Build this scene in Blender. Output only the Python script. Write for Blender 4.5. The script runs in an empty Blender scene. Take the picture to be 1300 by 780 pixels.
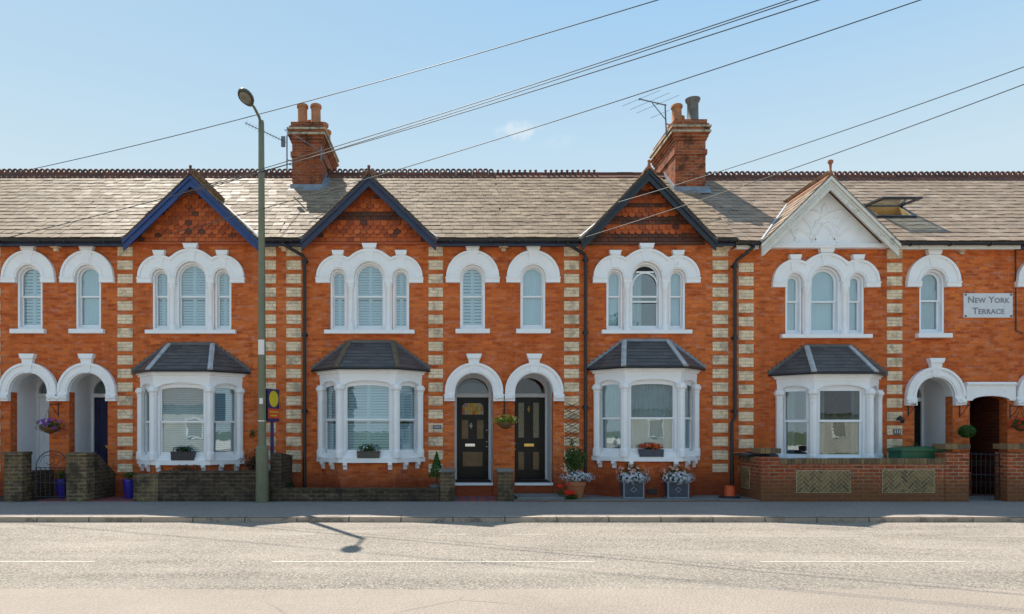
import bpy, bmesh, math, random
from mathutils import Vector, Matrix
from mathutils.geometry import tessellate_polygon
random.seed(7)
R = random.Random(11)
S = bpy.context.scene
COL = S.collection
PI = math.pi
F, CX, HY, ZC, D0 = 880.0, 575.0, 545.0, 1.55, 16.0
def PX(px, d=16.0): return (px-CX)*d/F
def PZ(py, d=16.0): return ZC+(HY-py)*d/F

# ------------------------------------------------------------------ materials
def newmat(name):
    m = bpy.data.materials.new(name); m.use_nodes = True
    nt = m.node_tree; nt.nodes.clear()
    out = nt.nodes.new('ShaderNodeOutputMaterial')
    b = nt.nodes.new('ShaderNodeBsdfPrincipled')
    nt.links.new(b.outputs[0], out.inputs[0])
    return m, nt, b, out
def N(nt, t, **kw):
    n = nt.nodes.new('ShaderNode'+t)
    for k, v in kw.items(): setattr(n, k, v)
    return n
def L(nt, a, b): nt.links.new(a, b)
def col(c): return (c[0], c[1], c[2], 1)
def ramp(nt, fac, stops):
    r = N(nt, 'ValToRGB'); L(nt, fac, r.inputs[0])
    e = r.color_ramp.elements
    e[0].position, e[0].color = stops[0][0], col(stops[0][1])
    e[1].position, e[1].color = stops[-1][0], col(stops[-1][1])
    for p, c in stops[1:-1]:
        x = e.new(p); x.color = col(c)
    return r.outputs[0]
def noise(nt, vec, scale, detail=4, rough=.6):
    n = N(nt, 'TexNoise'); n.inputs['Scale'].default_value = scale
    n.inputs['Detail'].default_value = detail; n.inputs['Roughness'].default_value = rough
    if vec is not None: L(nt, vec, n.inputs['Vector'])
    return n.outputs['Fac']
def mixc(nt, fac, a, b, mode='MIX'):
    m = N(nt, 'Mix', data_type='RGBA', blend_type=mode)
    for s, v in ((m.inputs[0], fac), (m.inputs[6], a), (m.inputs[7], b)):
        if hasattr(v, 'links'): L(nt, v, s)
        elif isinstance(v, (int, float)): s.default_value = v
        else: s.default_value = col(v)
    return m.outputs[2]
def math_(nt, op, a, b=None, c=None, clamp=False):
    m = N(nt, 'Math', operation=op); m.use_clamp = clamp
    for i, v in enumerate((a, b, c)):
        if v is None: continue
        if hasattr(v, 'links'): L(nt, v, m.inputs[i])
        else: m.inputs[i].default_value = v
    return m.outputs[0]
def vmath(nt, op, a, b=None):
    m = N(nt, 'VectorMath', operation=op)
    for i, v in enumerate((a, b)):
        if v is None: continue
        if hasattr(v, 'links'): L(nt, v, m.inputs[i])
        else: m.inputs[i].default_value = v
    return m
def pos(nt): return N(nt, 'NewGeometry').outputs['Position']
def bump(nt, b, h, strength, dist=.01):
    n = N(nt, 'Bump'); n.inputs['Strength'].default_value = strength; n.inputs['Distance'].default_value = dist
    L(nt, h, n.inputs['Height']); L(nt, n.outputs[0], b.inputs['Normal'])
def wall_uv(nt):
    g = N(nt, 'NewGeometry')
    cr = vmath(nt, 'CROSS_PRODUCT', g.outputs['True Normal'], (0, 0, 1))
    t = vmath(nt, 'NORMALIZE', cr.outputs[0])
    u = vmath(nt, 'DOT_PRODUCT', g.outputs['Position'], t.outputs[0]).outputs['Value']
    sp = N(nt, 'SeparateXYZ'); L(nt, g.outputs['Position'], sp.inputs[0])
    sn = N(nt, 'SeparateXYZ'); L(nt, g.outputs['True Normal'], sn.inputs[0])
    top = math_(nt, 'GREATER_THAN', math_(nt, 'ABSOLUTE', sn.outputs[2]), .9)
    mu = N(nt, 'Mix'); L(nt, top, mu.inputs[0]); L(nt, math_(nt, 'ABSOLUTE', u), mu.inputs[2]); L(nt, sp.outputs[0], mu.inputs[3])
    mv = N(nt, 'Mix'); L(nt, top, mv.inputs[0]); L(nt, sp.outputs[2], mv.inputs[2]); L(nt, sp.outputs[1], mv.inputs[3])
    c = N(nt, 'CombineXYZ'); L(nt, mu.outputs[0], c.inputs[0]); L(nt, mv.outputs[0], c.inputs[1])
    return c.outputs[0]
def simple(name, c, rough=.6, var=.12, scale=8, metal=0, bmp=0, spec=.5, dirt=None):
    m, nt, b, out = newmat(name)
    p = pos(nt)
    n = noise(nt, p, scale, 5)
    lo = [x*(1-var) for x in c]; hi = [min(1, x*(1+var)) for x in c]
    o = ramp(nt, n, [(.3, lo), (.7, hi)])
    if dirt:
        n2 = noise(nt, p, dirt[0], 6, .7)
        o = mixc(nt, ramp(nt, n2, [(dirt[1], (0, 0, 0)), (dirt[1]+.15, (1, 1, 1))]), o, dirt[2])
    L(nt, o, b.inputs['Base Color'])
    b.inputs['Roughness'].default_value = rough; b.inputs['Metallic'].default_value = metal
    b.inputs['Specular IOR Level'].default_value = spec
    if bmp: bump(nt, b, noise(nt, p, scale*6, 4), bmp, .01)
    return m
def brickmat(name, c1, c2, mortar, bw=.225, rh=.078, ms=.008, patch=None, dark=None, msmooth=.1, offset=.5, zoff=0.0, low=None):
    m, nt, b, out = newmat(name)
    uv = wall_uv(nt)
    mp = N(nt, 'Mapping'); L(nt, uv, mp.inputs[0]); mp.inputs['Location'].default_value = (0, zoff, 0)
    # slight wobble so courses are not ruler straight
    br = N(nt, 'TexBrick'); L(nt, mp.outputs[0], br.inputs['Vector'])
    br.inputs['Scale'].default_value = 1; br.inputs['Brick Width'].default_value = bw; br.inputs['Row Height'].default_value = rh
    br.inputs['Mortar Size'].default_value = ms; br.inputs['Mortar Smooth'].default_value = msmooth
    br.offset = offset
    br.inputs['Color1'].default_value = col(c1); br.inputs['Color2'].default_value = col(c2); br.inputs['Mortar'].default_value = col(mortar)
    p = pos(nt)
    c = br.outputs['Color']
    big = noise(nt, p, .9, 5, .6)
    c = mixc(nt, ramp(nt, big, [(.35, (.0, .0, .0)), (.7, (.35, .35, .35))]), c, [x*.62 for x in c1])
    fine = noise(nt, p, 26, 3, .7)
    c = mixc(nt, .55, c, ramp(nt, fine, [(.25, (.45, .45, .45)), (.75, (.75, .75, .75))]), 'OVERLAY')
    if patch:
        sc = N(nt, 'Mapping'); L(nt, p, sc.inputs[0]); sc.inputs['Scale'].default_value = (1.6, 1.6, 4.5)
        n3 = noise(nt, sc.outputs[0], 1.1, 7, .75)
        c = mixc(nt, ramp(nt, n3, [(.53, (0, 0, 0)), (.68, (.5, .5, .5))]), c, patch)
        n7 = noise(nt, sc.outputs[0], 3.1, 5, .8)
        c = mixc(nt, ramp(nt, n7, [(.5, (0, 0, 0)), (.7, (.45, .45, .45))]), c, [min(1, x*1.25) for x in c1])
        pb = N(nt, 'Mapping'); L(nt, uv, pb.inputs[0]); pb.inputs['Scale'].default_value = (4.44, 12.8, 1)
        n11 = noise(nt, pb.outputs[0], .9, 1, .5)
        c = mixc(nt, ramp(nt, n11, [(.60, (0, 0, 0)), (.68, (.5, .5, .5))]), c, patch)
        c = mixc(nt, ramp(nt, n11, [(.28, (.5, .5, .5)), (.40, (0, 0, 0))]), c, [x*.38 for x in c2])
        n8 = noise(nt, sc.outputs[0], 4.7, 6, .8)
        c = mixc(nt, ramp(nt, n8, [(.56, (0, 0, 0)), (.7, (.6, .6, .6))]), c, [x*.5 for x in c2])
        st = N(nt, 'Mapping'); L(nt, p, st.inputs[0]); st.inputs['Scale'].default_value = (2.6, 2.6, .30)
        n9 = noise(nt, st.outputs[0], 1.0, 7, .7)
        c = mixc(nt, ramp(nt, n9, [(.50, (0, 0, 0)), (.70, (.42, .42, .42))]), c, [x*.35 for x in c1])
        n10 = noise(nt, p, .22, 2, .5)
        c = mixc(nt, ramp(nt, n10, [(.42, (0, 0, 0)), (.62, (.35, .35, .35))]), c, c2)
    if dark:
        n4 = noise(nt, p, 3.0, 6, .7)
        c = mixc(nt, ramp(nt, n4, [(.5, (0, 0, 0)), (.62, (.8, .8, .8))]), c, dark)
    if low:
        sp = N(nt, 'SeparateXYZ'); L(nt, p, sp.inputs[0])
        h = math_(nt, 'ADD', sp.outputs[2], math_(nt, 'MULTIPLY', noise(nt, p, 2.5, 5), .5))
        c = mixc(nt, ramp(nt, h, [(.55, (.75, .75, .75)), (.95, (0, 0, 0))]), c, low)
    L(nt, c, b.inputs['Base Color'])
    b.inputs['Roughness'].default_value = .85
    b.inputs['Specular IOR Level'].default_value = .25
    h = math_(nt, 'SUBTRACT', math_(nt, 'MULTIPLY', fine, .3), br.outputs['Fac'])
    bump(nt, b, h, .6, .008)
    return m
def islandmat(name, stops, rough=.5, noise_amt=.35, spec=.5, nscale=6, bmp=.3, streak=None, rrange=None, moss=None):
    m, nt, b, out = newmat(name)
    g = N(nt, 'NewGeometry')
    c = ramp(nt, g.outputs['Random Per Island'], stops)
    sm_ = N(nt, 'Mapping'); L(nt, g.outputs['Position'], sm_.inputs[0]); sm_.inputs['Scale'].default_value = (.45, 1, 1.6) if streak else (1, 1, 1)
    n = noise(nt, sm_.outputs[0], nscale, 6, .7)
    c = mixc(nt, noise_amt, c, ramp(nt, n, [(.3, (.3, .3, .3)), (.7, (.8, .8, .8))]), 'OVERLAY')
    if streak:
        n2 = noise(nt, sm_.outputs[0], streak[0], 8, .8)
        c = mixc(nt, ramp(nt, n2, [(streak[1], (0, 0, 0)), (streak[1]+.12, (streak[3],)*3)]), c, streak[2])
    if moss:
        n2 = noise(nt, g.outputs['Position'], moss[0], 6, .8)
        c = mixc(nt, ramp(nt, n2, [(moss[1], (0, 0, 0)), (moss[1]+.06, (.9,)*3)]), c, moss[2])
    L(nt, c, b.inputs['Base Color'])
    b.inputs['Roughness'].default_value = rough
    if rrange:
        mr = N(nt, 'MapRange'); L(nt, g.outputs['Random Per Island'], mr.inputs[0])
        mr.inputs[3].default_value, mr.inputs[4].default_value = rrange
        L(nt, mr.outputs[0], b.inputs['Roughness'])
    b.inputs['Specular IOR Level'].default_value = spec
    if bmp: bump(nt, b, noise(nt, g.outputs['Position'], nscale*8, 4), bmp, .006)
    return m
def leafmat(name, stops, trans=.25):
    m, nt, b, out = newmat(name)
    g = N(nt, 'NewGeometry')
    c = ramp(nt, g.outputs['Random Per Island'], stops)
    L(nt, c, b.inputs['Base Color']); b.inputs['Roughness'].default_value = .55
    b.inputs['Specular IOR Level'].default_value = .3
    t = N(nt, 'BsdfTranslucent'); L(nt, c, t.inputs[0])
    mx = N(nt, 'MixShader'); mx.inputs[0].default_value = trans
    L(nt, b.outputs[0], mx.inputs[1]); L(nt, t.outputs[0], mx.inputs[2]); L(nt, mx.outputs[0], out.inputs[0])
    return m
def glassmat():
    m, nt, b, out = newmat('window_glass')
    fr = N(nt, 'Fresnel'); gg = N(nt, 'NewGeometry')
    L(nt, math_(nt, 'SUBTRACT', 1.52, math_(nt, 'MULTIPLY', gg.outputs['Backfacing'], 1.52-1/1.52)), fr.inputs[0])
    gl = N(nt, 'BsdfGlossy'); gl.inputs['Roughness'].default_value = .004; gl.inputs[0].default_value = (1, 1, 1, 1)
    tr = N(nt, 'BsdfTransparent'); tr.inputs[0].default_value = (.80, .90, .93, 1)
    mx = N(nt, 'MixShader'); f = math_(nt, 'ADD', math_(nt, 'MULTIPLY', fr.outputs[0], 1.3), .09, clamp=True)
    L(nt, f, mx.inputs[0]); L(nt, tr.outputs[0], mx.inputs[1]); L(nt, gl.outputs[0], mx.inputs[2])
    L(nt, mx.outputs[0], out.inputs[0])
    bn = N(nt, 'Bump'); bn.inputs['Strength'].default_value = .04; bn.inputs['Distance'].default_value = .01
    L(nt, noise(nt, pos(nt), 4, 2), bn.inputs['Height']); L(nt, bn.outputs[0], gl.inputs['Normal'])
    return m
ORANGE1, ORANGE2 = (.74, .175, .034), (.40, .070, .015)
M = {}
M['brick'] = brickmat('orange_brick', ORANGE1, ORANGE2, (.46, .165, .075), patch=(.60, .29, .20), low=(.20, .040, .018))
M['brick_dark'] = brickmat('shade_dark_brick', (.085, .055, .035), (.055, .038, .024), (.14, .11, .08), ms=.010, patch=(.2, .16, .1), dark=(.03, .026, .022))  # dark brick, with the deep shade between the garden walls put into its colour
M['brick_pier'] = brickmat('weathered_buff_brick', (.17, .11, .06), (.085, .058, .034), (.26, .21, .14), ms=.010, patch=(.30, .24, .08), dark=(.045, .036, .025))
M['brick_red'] = brickmat('red_garden_brick', (.50, .10, .028), (.20, .045, .02), (.42, .32, .22), ms=.010, patch=(.3, .2, .1), low=(.16, .075, .03))
M['brick_chim'] = brickmat('chimney_brick', (.42, .10, .03), (.20, .048, .02), (.28, .18, .12), ms=.010, patch=(.40, .2, .13), dark=(.06, .03, .018))
M['brick_passage_shade'] = brickmat('shaded_passage_brick', (.14, .028, .010), (.07, .016, .008), (.09, .05, .03))  # shade inside the passage is put into the brick colour
M['buff'] = brickmat('buff_quoin_brick', (.95, .74, .50), (.74, .55, .36), (.46, .33, .21), ms=.008, patch=(.78, .68, .52), dark=(.34, .27, .20))
M['buffbrick'] = islandmat('buff_brick_units', [(0, (.17, .11, .045)), (.5, (.27, .185, .08)), (1, (.11, .075, .035))], .85)
M['cope'] = islandmat('coping_bricks', [(0, (.15, .10, .05)), (.5, (.24, .16, .07)), (1, (.10, .075, .045))], .85)
M['mortar'] = simple('lime_mortar', (.55, .47, .30), .9, .2, 20)
M['white'] = simple('white_masonry_paint', (.87, .87, .875), .5, .04, 3, bmp=.2, dirt=(7, .60, (.66, .63, .58)))
M['white_gloss'] = simple('white_gloss_paint', (.87, .87, .88), .3, .03, 5)
M['cream'] = simple('off_white_old_paint', (.70, .67, .60), .6, .08, 6, bmp=.15, dirt=(4, .6, (.35, .31, .25)))
M['upvc'] = simple('white_plastic_frame', (.85, .87, .9), .25, .02, 3)
M['panel_white'] = simple('white_painted_panel', (.78, .80, .83), .4, .04, 3)
M['blue'] = simple('blue_bargeboard_paint', (.018, .048, .17), .4, .15, 6)
M['navy'] = simple('dark_navy_paint', (.022, .03, .065), .4, .2, 6)
M['blackblue'] = simple('near_black_paint', (.016, .019, .028), .4, .25, 6)
M['black'] = simple('black_gloss_paint', (.006, .006, .007), .3, .2, 5, spec=.3)
M['iron'] = simple('black_cast_iron', (.012, .012, .016), .4, .2, 12)
M['gutter'] = simple('black_gutter_plastic', (.012, .013, .018), .35, .2, 12)
M['panel_reflect'] = simple('door_panel_brown_reflection', (.19, .115, .035), .25, .35, 3)  # brown reflection on the black door panels, put into their colour
M['navy_door'] = simple('navy_door_paint', (.012, .014, .06), .2, .1, 5)
M['lead'] = simple('lead_flashing', (.22, .26, .31), .5, .25, 5, bmp=.2)
M['leadpale'] = simple('weathered_lead', (.42, .43, .44), .55, .25, 7, bmp=.2)
M['timber'] = simple('old_grey_timber', (.10, .075, .05), .8, .3, 9, bmp=.3)
M['brownroll'] = simple('brown_hip_tiles', (.13, .10, .065), .8, .3, 9, bmp=.3)
M['slate'] = islandmat('old_roof_slates', [(0, (.19, .14, .10)), (.35, (.25, .187, .135)), (.7, (.22, .162, .116)), (1, (.30, .23, .17))], .6, .8, .04, 9, .5,
                       streak=(3.4, .50, (.42, .32, .215), .8), rrange=(.5, .7), moss=(1.3, .70, (.32, .17, .05)))
M['slate_red'] = islandmat('brownish_roof_slates', [(0, (.235, .175, .13)), (.35, (.30, .225, .168)), (.7, (.265, .195, .145)), (1, (.34, .262, .20))], .6, .6, .05, 5, .5,
                       streak=(2.2, .52, (.42, .34, .26), .6), rrange=(.5, .7), moss=(1.3, .66, (.30, .15, .06)))
M['slate_dark'] = islandmat('dark_blue_slates', [(0, (.07, .069, .071)), (.5, (.10, .098, .10)), (1, (.055, .055, .058))], .45, .3, .5, 8, .3, streak=(6, .66, (.16, .16, .17), .4))
M['crest'] = islandmat('terracotta_ridge_tiles', [(0, (.10, .04, .025)), (.5, (.17, .06, .035)), (1, (.07, .035, .028))], .8)
M['terra_orange'] = islandmat('orange_ridge_tiles', [(0, (.34, .13, .06)), (1, (.22, .08, .04))], .8)
M['tilehang'] = islandmat('orange_wall_tiles', [(0, (.58, .13, .028)), (.5, (.42, .085, .02)), (.85, (.28, .06, .02)), (1, (.64, .17, .045))], .7, .3, nscale=5)
M['tilehang_dark'] = islandmat('sooty_wall_tiles', [(0, (.12, .04, .02)), (.5, (.08, .035, .022)), (1, (.18, .055, .025))], .7, .3, nscale=5)
M['pot'] = simple('terracotta_chimney_pot', (.42, .17, .075), .8, .2, 6, bmp=.2, dirt=(5, .58, (.16, .09, .05)))
M['potgrey'] = simple('grey_glazed_pot', (.13, .12, .11), .6, .3, 6)
M['terra'] = simple('terracotta_planter', (.40, .14, .06), .75, .15, 8, bmp=.1)
M['stone'] = simple('lime_stained_stone', (.44, .38, .27), .85, .25, 7, bmp=.3, dirt=(6, .49, (.12, .10, .07)))
M['glass'] = glassmat()
M['shutter'] = simple('white_shutter', (.88, .89, .89), .5, .03, 3)
M['curtain'] = simple('pale_curtain', (.82, .84, .84), .9, .06, 3)
M['curtain_grey'] = simple('grey_net_curtain', (.52, .54, .52), .9, .1, 3)
M['curtain_pink'] = simple('taupe_curtain', (.33, .27, .25), .9, .1, 3)
M['room'] = simple('room_plaster', (.30, .28, .25), .9, .1, 1)
M['room_floor'] = simple('room_floorboards', (.16, .10, .06), .6, .2, 2)
M['brass'] = simple('polished_brass', (.75, .50, .14), .28, .1, 6, metal=1)
M['chrome'] = simple('bright_chrome', (.75, .75, .76), .2, .05, 6, metal=1)
M['stained'] = islandmat('stained_glass', [(0, (.55, .22, .02)), (.3, (.6, .45, .05)), (.55, (.5, .08, .02)), (.8, (.3, .28, .4)), (1, (.45, .4, .08))], .2, .2, bmp=0)
M['frost'] = simple('frosted_door_glass', (.24, .22, .13), .25, .3, 30)
M['fan'] = simple('pale_fanlight_blind', (.42, .45, .46), .6, .05, 4)
M['pole'] = simple('grey_green_lamp_paint', (.155, .16, .095), .45, .12, 5)
M['lamp_body'] = simple('dark_lamp_housing', (.065, .065, .05), .45, .2, 8)
M['lamp_glass'] = simple('cloudy_lamp_lens', (.22, .20, .16), .3, .2, 10)
M['asphalt'] = None
M['purple'] = simple('deep_purple_board', (.035, .02, .12), .4, .1, 4)
M['yellow'] = simple('yellow_print', (.75, .58, .02), .5, .05, 6)
M['redp'] = simple('red_print', (.70, .07, .02), .5, .05, 6)
M['letter_white'] = simple('white_print', (.8, .75, .7), .5, .05, 6)
M['sign'] = simple('white_stone_plaque', (.66, .67, .69), .6, .06, 8, bmp=.1)
M['sign_letter'] = simple('grey_cut_lettering', (.25, .26, .30), .7, .1, 8)
M['plate'] = simple('dark_number_plate', (.09, .10, .13), .35, .1, 8)
M['plaque_pale'] = simple('plate_raised_panel', (.27, .30, .36), .4, .1, 30)
M['leadbox'] = simple('lead_look_planter', (.055, .062, .085), .5, .25, 14, bmp=.3)
M['leadtrim'] = simple('pale_lead_trim', (.24, .26, .31), .5, .2, 14)
M['box_brown'] = simple('brown_window_box', (.085, .075, .055), .6, .2, 10)
M['box_black'] = simple('black_window_box', (.02, .02, .03), .4, .2, 10)
M['bluepot'] = simple('cobalt_glazed_pot', (.04, .03, .30), .25, .2, 8)
M['greypot'] = simple('grey_stone_pot', (.16, .16, .18), .7, .2, 10)
M['soil'] = simple('potting_soil', (.03, .02, .013), .95, .3, 20)
M['cone'] = simple('orange_red_plastic', (.62, .085, .015), .5, .1, 8)
M['rubber'] = simple('black_rubber', (.02, .02, .022), .6, .2, 10)
M['bin'] = simple('black_bin_plastic', (.018, .02, .026), .4, .2, 8)
M['binblue'] = simple('blue_bin_lid', (.02, .035, .12), .4, .1, 8)
M['bingreen'] = simple('green_box_plastic', (.012, .11, .05), .4, .1, 8)
M['wicker'] = simple('brown_wicker', (.17, .09, .035), .8, .4, 40)
M['cable'] = simple('black_cable_sheath', (.02, .02, .022), .5, .1, 4)
M['alu'] = simple('dull_aluminium', (.16, .17, .19), .4, .1, 8, metal=.5)
M['polewood'] = simple('creosoted_pole', (.10, .065, .04), .8, .2, 5)
M['bark'] = simple('tree_bark', (.10, .07, .045), .9, .3, 8, bmp=.5)
G1 = [(0, (.03, .07, .014)), (.5, (.055, .115, .02)), (1, (.10, .16, .03))]
M['leaf'] = leafmat('green_leaves', G1)
M['leafdark'] = leafmat('dark_leaves', [(0, (.012, .035, .010)), (.6, (.03, .07, .015)), (1, (.05, .10, .02))])
M['leaflime'] = leafmat('lime_leaves', [(0, (.10, .18, .02)), (.6, (.2, .30, .03)), (1, (.35, .40, .06))])
M['leafgrey'] = leafmat('silver_leaves', [(0, (.16, .21, .15)), (.6, (.32, .37, .32)), (1, (.5, .52, .5))])
M['conifer'] = leafmat('conifer_sprays', [(0, (.018, .07, .012)), (.6, (.04, .13, .02)), (1, (.07, .18, .03))])
M['brownleaf'] = leafmat('dry_brown_twigs', [(0, (.05, .03, .018)), (.6, (.09, .055, .03)), (1, (.03, .03, .015))])
M['fl_white'] = leafmat('white_petals', [(0, (.8, .8, .82)), (1, (.6, .62, .7))])
M['fl_purple'] = leafmat('purple_petals', [(0, (.22, .03, .45)), (1, (.38, .06, .5))])
M['fl_red'] = leafmat('red_petals', [(0, (.75, .02, .01)), (1, (.85, .07, .02))])
M['fl_orange'] = leafmat('orange_petals', [(0, (.80, .16, .02)), (1, (.75, .07, .02))])
M['fl_pink'] = leafmat('pink_petals', [(0, (.85, .35, .30)), (1, (.85, .55, .42))])
M['fl_yellow'] = leafmat('yellow_petals', [(0, (.8, .7, .1)), (1, (.85, .8, .4))])
M['render_white'] = simple('cream_house_render', (.50, .47, .42), .8, .1, 1)
M['rooftile'] = simple('brown_roof_tile', (.15, .11, .085), .8, .2, 3)

# ------------------------------------------------------------------ mesh builder
def rect(x0, x1, z0, z1): return [(x0, z0), (x1, z0), (x1, z1), (x0, z1)]
def arc(cx, cz, r, a0, a1, n, sy=1.0):
    return [(cx+r*math.cos(a0+(a1-a0)*i/n), cz+sy*r*math.sin(a0+(a1-a0)*i/n)) for i in range(n+1)]
def arched(x0, x1, z0, zs, rise=None, n=16):
    c, h = (x0+x1)/2, (x1-x0)/2
    if rise is None: rise = h
    return [(x0, z0), (x1, z0)] + arc(c, zs, h, 0, PI, n, rise/h)
FM = lambda u, v, w: (u, w, v)
class MB:
    def __init__(s): s.v = []; s.f = []
    def add(s, vs, fs):
        o = len(s.v); s.v += [tuple(p) for p in vs]; s.f += [tuple(i+o for i in f) for f in fs]; return s
    def box(s, x0, x1, y0, y1, z0, z1):
        vs = [(x, y, z) for x in (x0, x1) for y in (y0, y1) for z in (z0, z1)]
        return s.add(vs, [(0, 1, 3, 2), (4, 6, 7, 5), (0, 4, 5, 1), (2, 3, 7, 6), (0, 2, 6, 4), (1, 5, 7, 3)])
    def prism(s, outer, w0, w1, holes=(), mp=FM):
        loops = [outer]+list(holes)
        tris = tessellate_polygon([[Vector((p[0], p[1], 0)) for p in l] for l in loops])
        flat = [p for l in loops for p in l]; n = len(flat)
        vs = [mp(p[0], p[1], w0) for p in flat]+[mp(p[0], p[1], w1) for p in flat]
        fs = [tuple(t) for t in tris]+[tuple(i+n for i in reversed(t)) for t in tris]
        o = 0
        for l in loops:
            k = len(l)
            for i in range(k):
                j = (i+1) % k; fs.append((o+i, o+j, n+o+j, n+o+i))
            o += k
        return s.add(vs, fs)
    def tube(s, pts, r, seg=8, caps=True):
        pts = [Vector(p) for p in pts]; rs = r if isinstance(r, (list, tuple)) else [r]*len(pts)
        o = len(s.v); up = Vector((0, 0, 1)); rings = []
        for i, p in enumerate(pts):
            t = (pts[min(i+1, len(pts)-1)]-pts[max(i-1, 0)]).normalized()
            a = up if abs(t.dot(up)) < .95 else Vector((0, 1, 0))
            x = t.cross(a).normalized(); y = t.cross(x).normalized()
            s.v += [tuple(p+(x*math.cos(2*PI*k/seg)+y*math.sin(2*PI*k/seg))*rs[i]) for k in range(seg)]
        for i in range(len(pts)-1):
            for k in range(seg):
                a, b = o+i*seg+k, o+i*seg+(k+1) % seg
                s.f.append((a, b, b+seg, a+seg))
        if caps:
            s.f.append(tuple(o+k for k in range(seg))); s.f.append(tuple(o+(len(pts)-1)*seg+k for k in range(seg)))
        return s
    def lathe(s, prof, c, seg=16):
        o = len(s.v)
        for r, z in prof:
            s.v += [(c[0]+r*math.cos(2*PI*k/seg), c[1]+r*math.sin(2*PI*k/seg), c[2]+z) for k in range(seg)]
        for i in range(len(prof)-1):
            for k in range(seg):
                a, b = o+i*seg+k, o+i*seg+(k+1) % seg
                s.f.append((a, b, b+seg, a+seg))
        s.f.append(tuple(o+k for k in reversed(range(seg)))); s.f.append(tuple(o+(len(prof)-1)*seg+k for k in range(seg)))
        return s
    def ball(s, c, rx, ry=None, rz=None, seg=10, rings=6):
        ry = ry or rx; rz = rz or rx; o = len(s.v)
        s.v.append((c[0], c[1], c[2]-rz))
        for i in range(1, rings):
            a = -PI/2+PI*i/rings
            s.v += [(c[0]+rx*math.cos(a)*math.cos(2*PI*k/seg), c[1]+ry*math.cos(a)*math.sin(2*PI*k/seg), c[2]+rz*math.sin(a)) for k in range(seg)]
        s.v.append((c[0], c[1], c[2]+rz)); last = len(s.v)-1
        for k in range(seg):
            s.f.append((o, o+1+(k+1) % seg, o+1+k)); s.f.append((last, last-seg+k, last-seg+(k+1) % seg))
        for i in range(rings-2):
            for k in range(seg):
                a, b = o+1+i*seg+k, o+1+i*seg+(k+1) % seg
                s.f.append((a, b, b+seg, a+seg))
        return s
    def leaves(s, fn, n, size, flat=0.0):
        """n leaf-shaped faces at points from fn()"""
        for _ in range(n):
            c, nrm = fn(); c = Vector(c)
            sz = size*R.uniform(.6, 1.3)
            d = Vector((R.gauss(0, 1), R.gauss(0, 1), R.gauss(0, 1))).normalized()
            if nrm is not None: d = (d*.9+Vector(nrm)).normalized()
            e = Vector((R.gauss(0, 1), R.gauss(0, 1), R.gauss(0, 1)))
            x = d.cross(e).normalized(); y = d.cross(x)
            o = len(s.v)
            s.v += [tuple(c-x*sz*.5), tuple(c+y*sz*.28+d*sz*.06), tuple(c+x*sz*.5), tuple(c-y*sz*.28+d*sz*.06)]
            s.f.append((o, o+1, o+2, o+3))
        return s
    def build(s, name, mat, parent=None, smooth=False, origin=None, recalc=True, bevel=0):
        off = Vector((0, 0, 0))
        p = parent
        while p is not None: off += p.location; p = p.parent
        loc = Vector(origin) if origin is not None else Vector((0, 0, 0))
        me = bpy.data.meshes.new(name)
        t = off+loc
        me.from_pydata([(v[0]-t.x, v[1]-t.y, v[2]-t.z) for v in s.v], [], s.f)
        if recalc:
            bm = bmesh.new(); bm.from_mesh(me); bmesh.ops.recalc_face_normals(bm, faces=bm.faces); bm.to_mesh(me); bm.free()
        me.materials.append(mat)
        if smooth:
            me.polygons.foreach_set('use_smooth', [True]*len(me.polygons))
            try: me.set_sharp_from_angle(angle=math.radians(40))
            except Exception: pass
        o = bpy.data.objects.new(name, me); COL.objects.link(o); o.parent = parent; o.location = loc
        if bevel:
            bv = o.modifiers.new('bevel', 'BEVEL'); bv.width = bevel; bv.segments = 2; bv.limit_method = 'ANGLE'; bv.angle_limit = math.radians(35)
        return o
def tag(o, label, cat, group=None):
    o['label'] = label; o['category'] = cat
    if group: o['group'] = group
    return o
def thing(name, label, cat, loc=(0, 0, 0), group=None):
    o = bpy.data.objects.new(name, None); COL.objects.link(o); o.location = loc; o.empty_display_size = .2
    return tag(o, label, cat, group)
def structure(o): o['kind'] = 'structure'; return o
def text(body, size, mat, name, parent, loc, rotx=PI/2, ext=.004, small_caps=False, align='CENTER', bold=.0):
    cu = bpy.data.curves.new(name, 'FONT'); cu.body = body; cu.size = size; cu.extrude = ext; cu.align_x = align; cu.align_y = 'CENTER'
    cu.offset = bold; cu.space_character = 1.06
    if small_caps:
        cu.small_caps_scale = .78
        for f in cu.body_format: f.use_small_caps = True
    tmp = bpy.data.objects.new('tmp', cu); COL.objects.link(tmp); bpy.context.view_layer.update()
    me = bpy.data.meshes.new_from_object(tmp.evaluated_get(bpy.context.evaluated_depsgraph_get())); me.name = name
    bpy.data.objects.remove(tmp); me.materials.clear(); me.materials.append(mat)
    o = bpy.data.objects.new(name, me); COL.objects.link(o)
    off = Vector((0, 0, 0)); p = parent
    while p is not None: off += p.location; p = p.parent
    o.parent = parent; o.location = Vector(loc)-off; o.rotation_euler = (rotx, 0, 0)
    return o

# ------------------------------------------------------------------ roof constants
YE, ZE, TP = -.30, 5.87, .7536      # eaves y, z and pitch tangent
YR = 3.26; ZR = ZE+TP*(YR-YE)
GH, GT = 1.49, .96                  # gable half width, slope tangent
GZ = ZE+GH*GT
WT = .24
CP = 1/math.sqrt(1+TP*TP); SP = TP*CP

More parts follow.
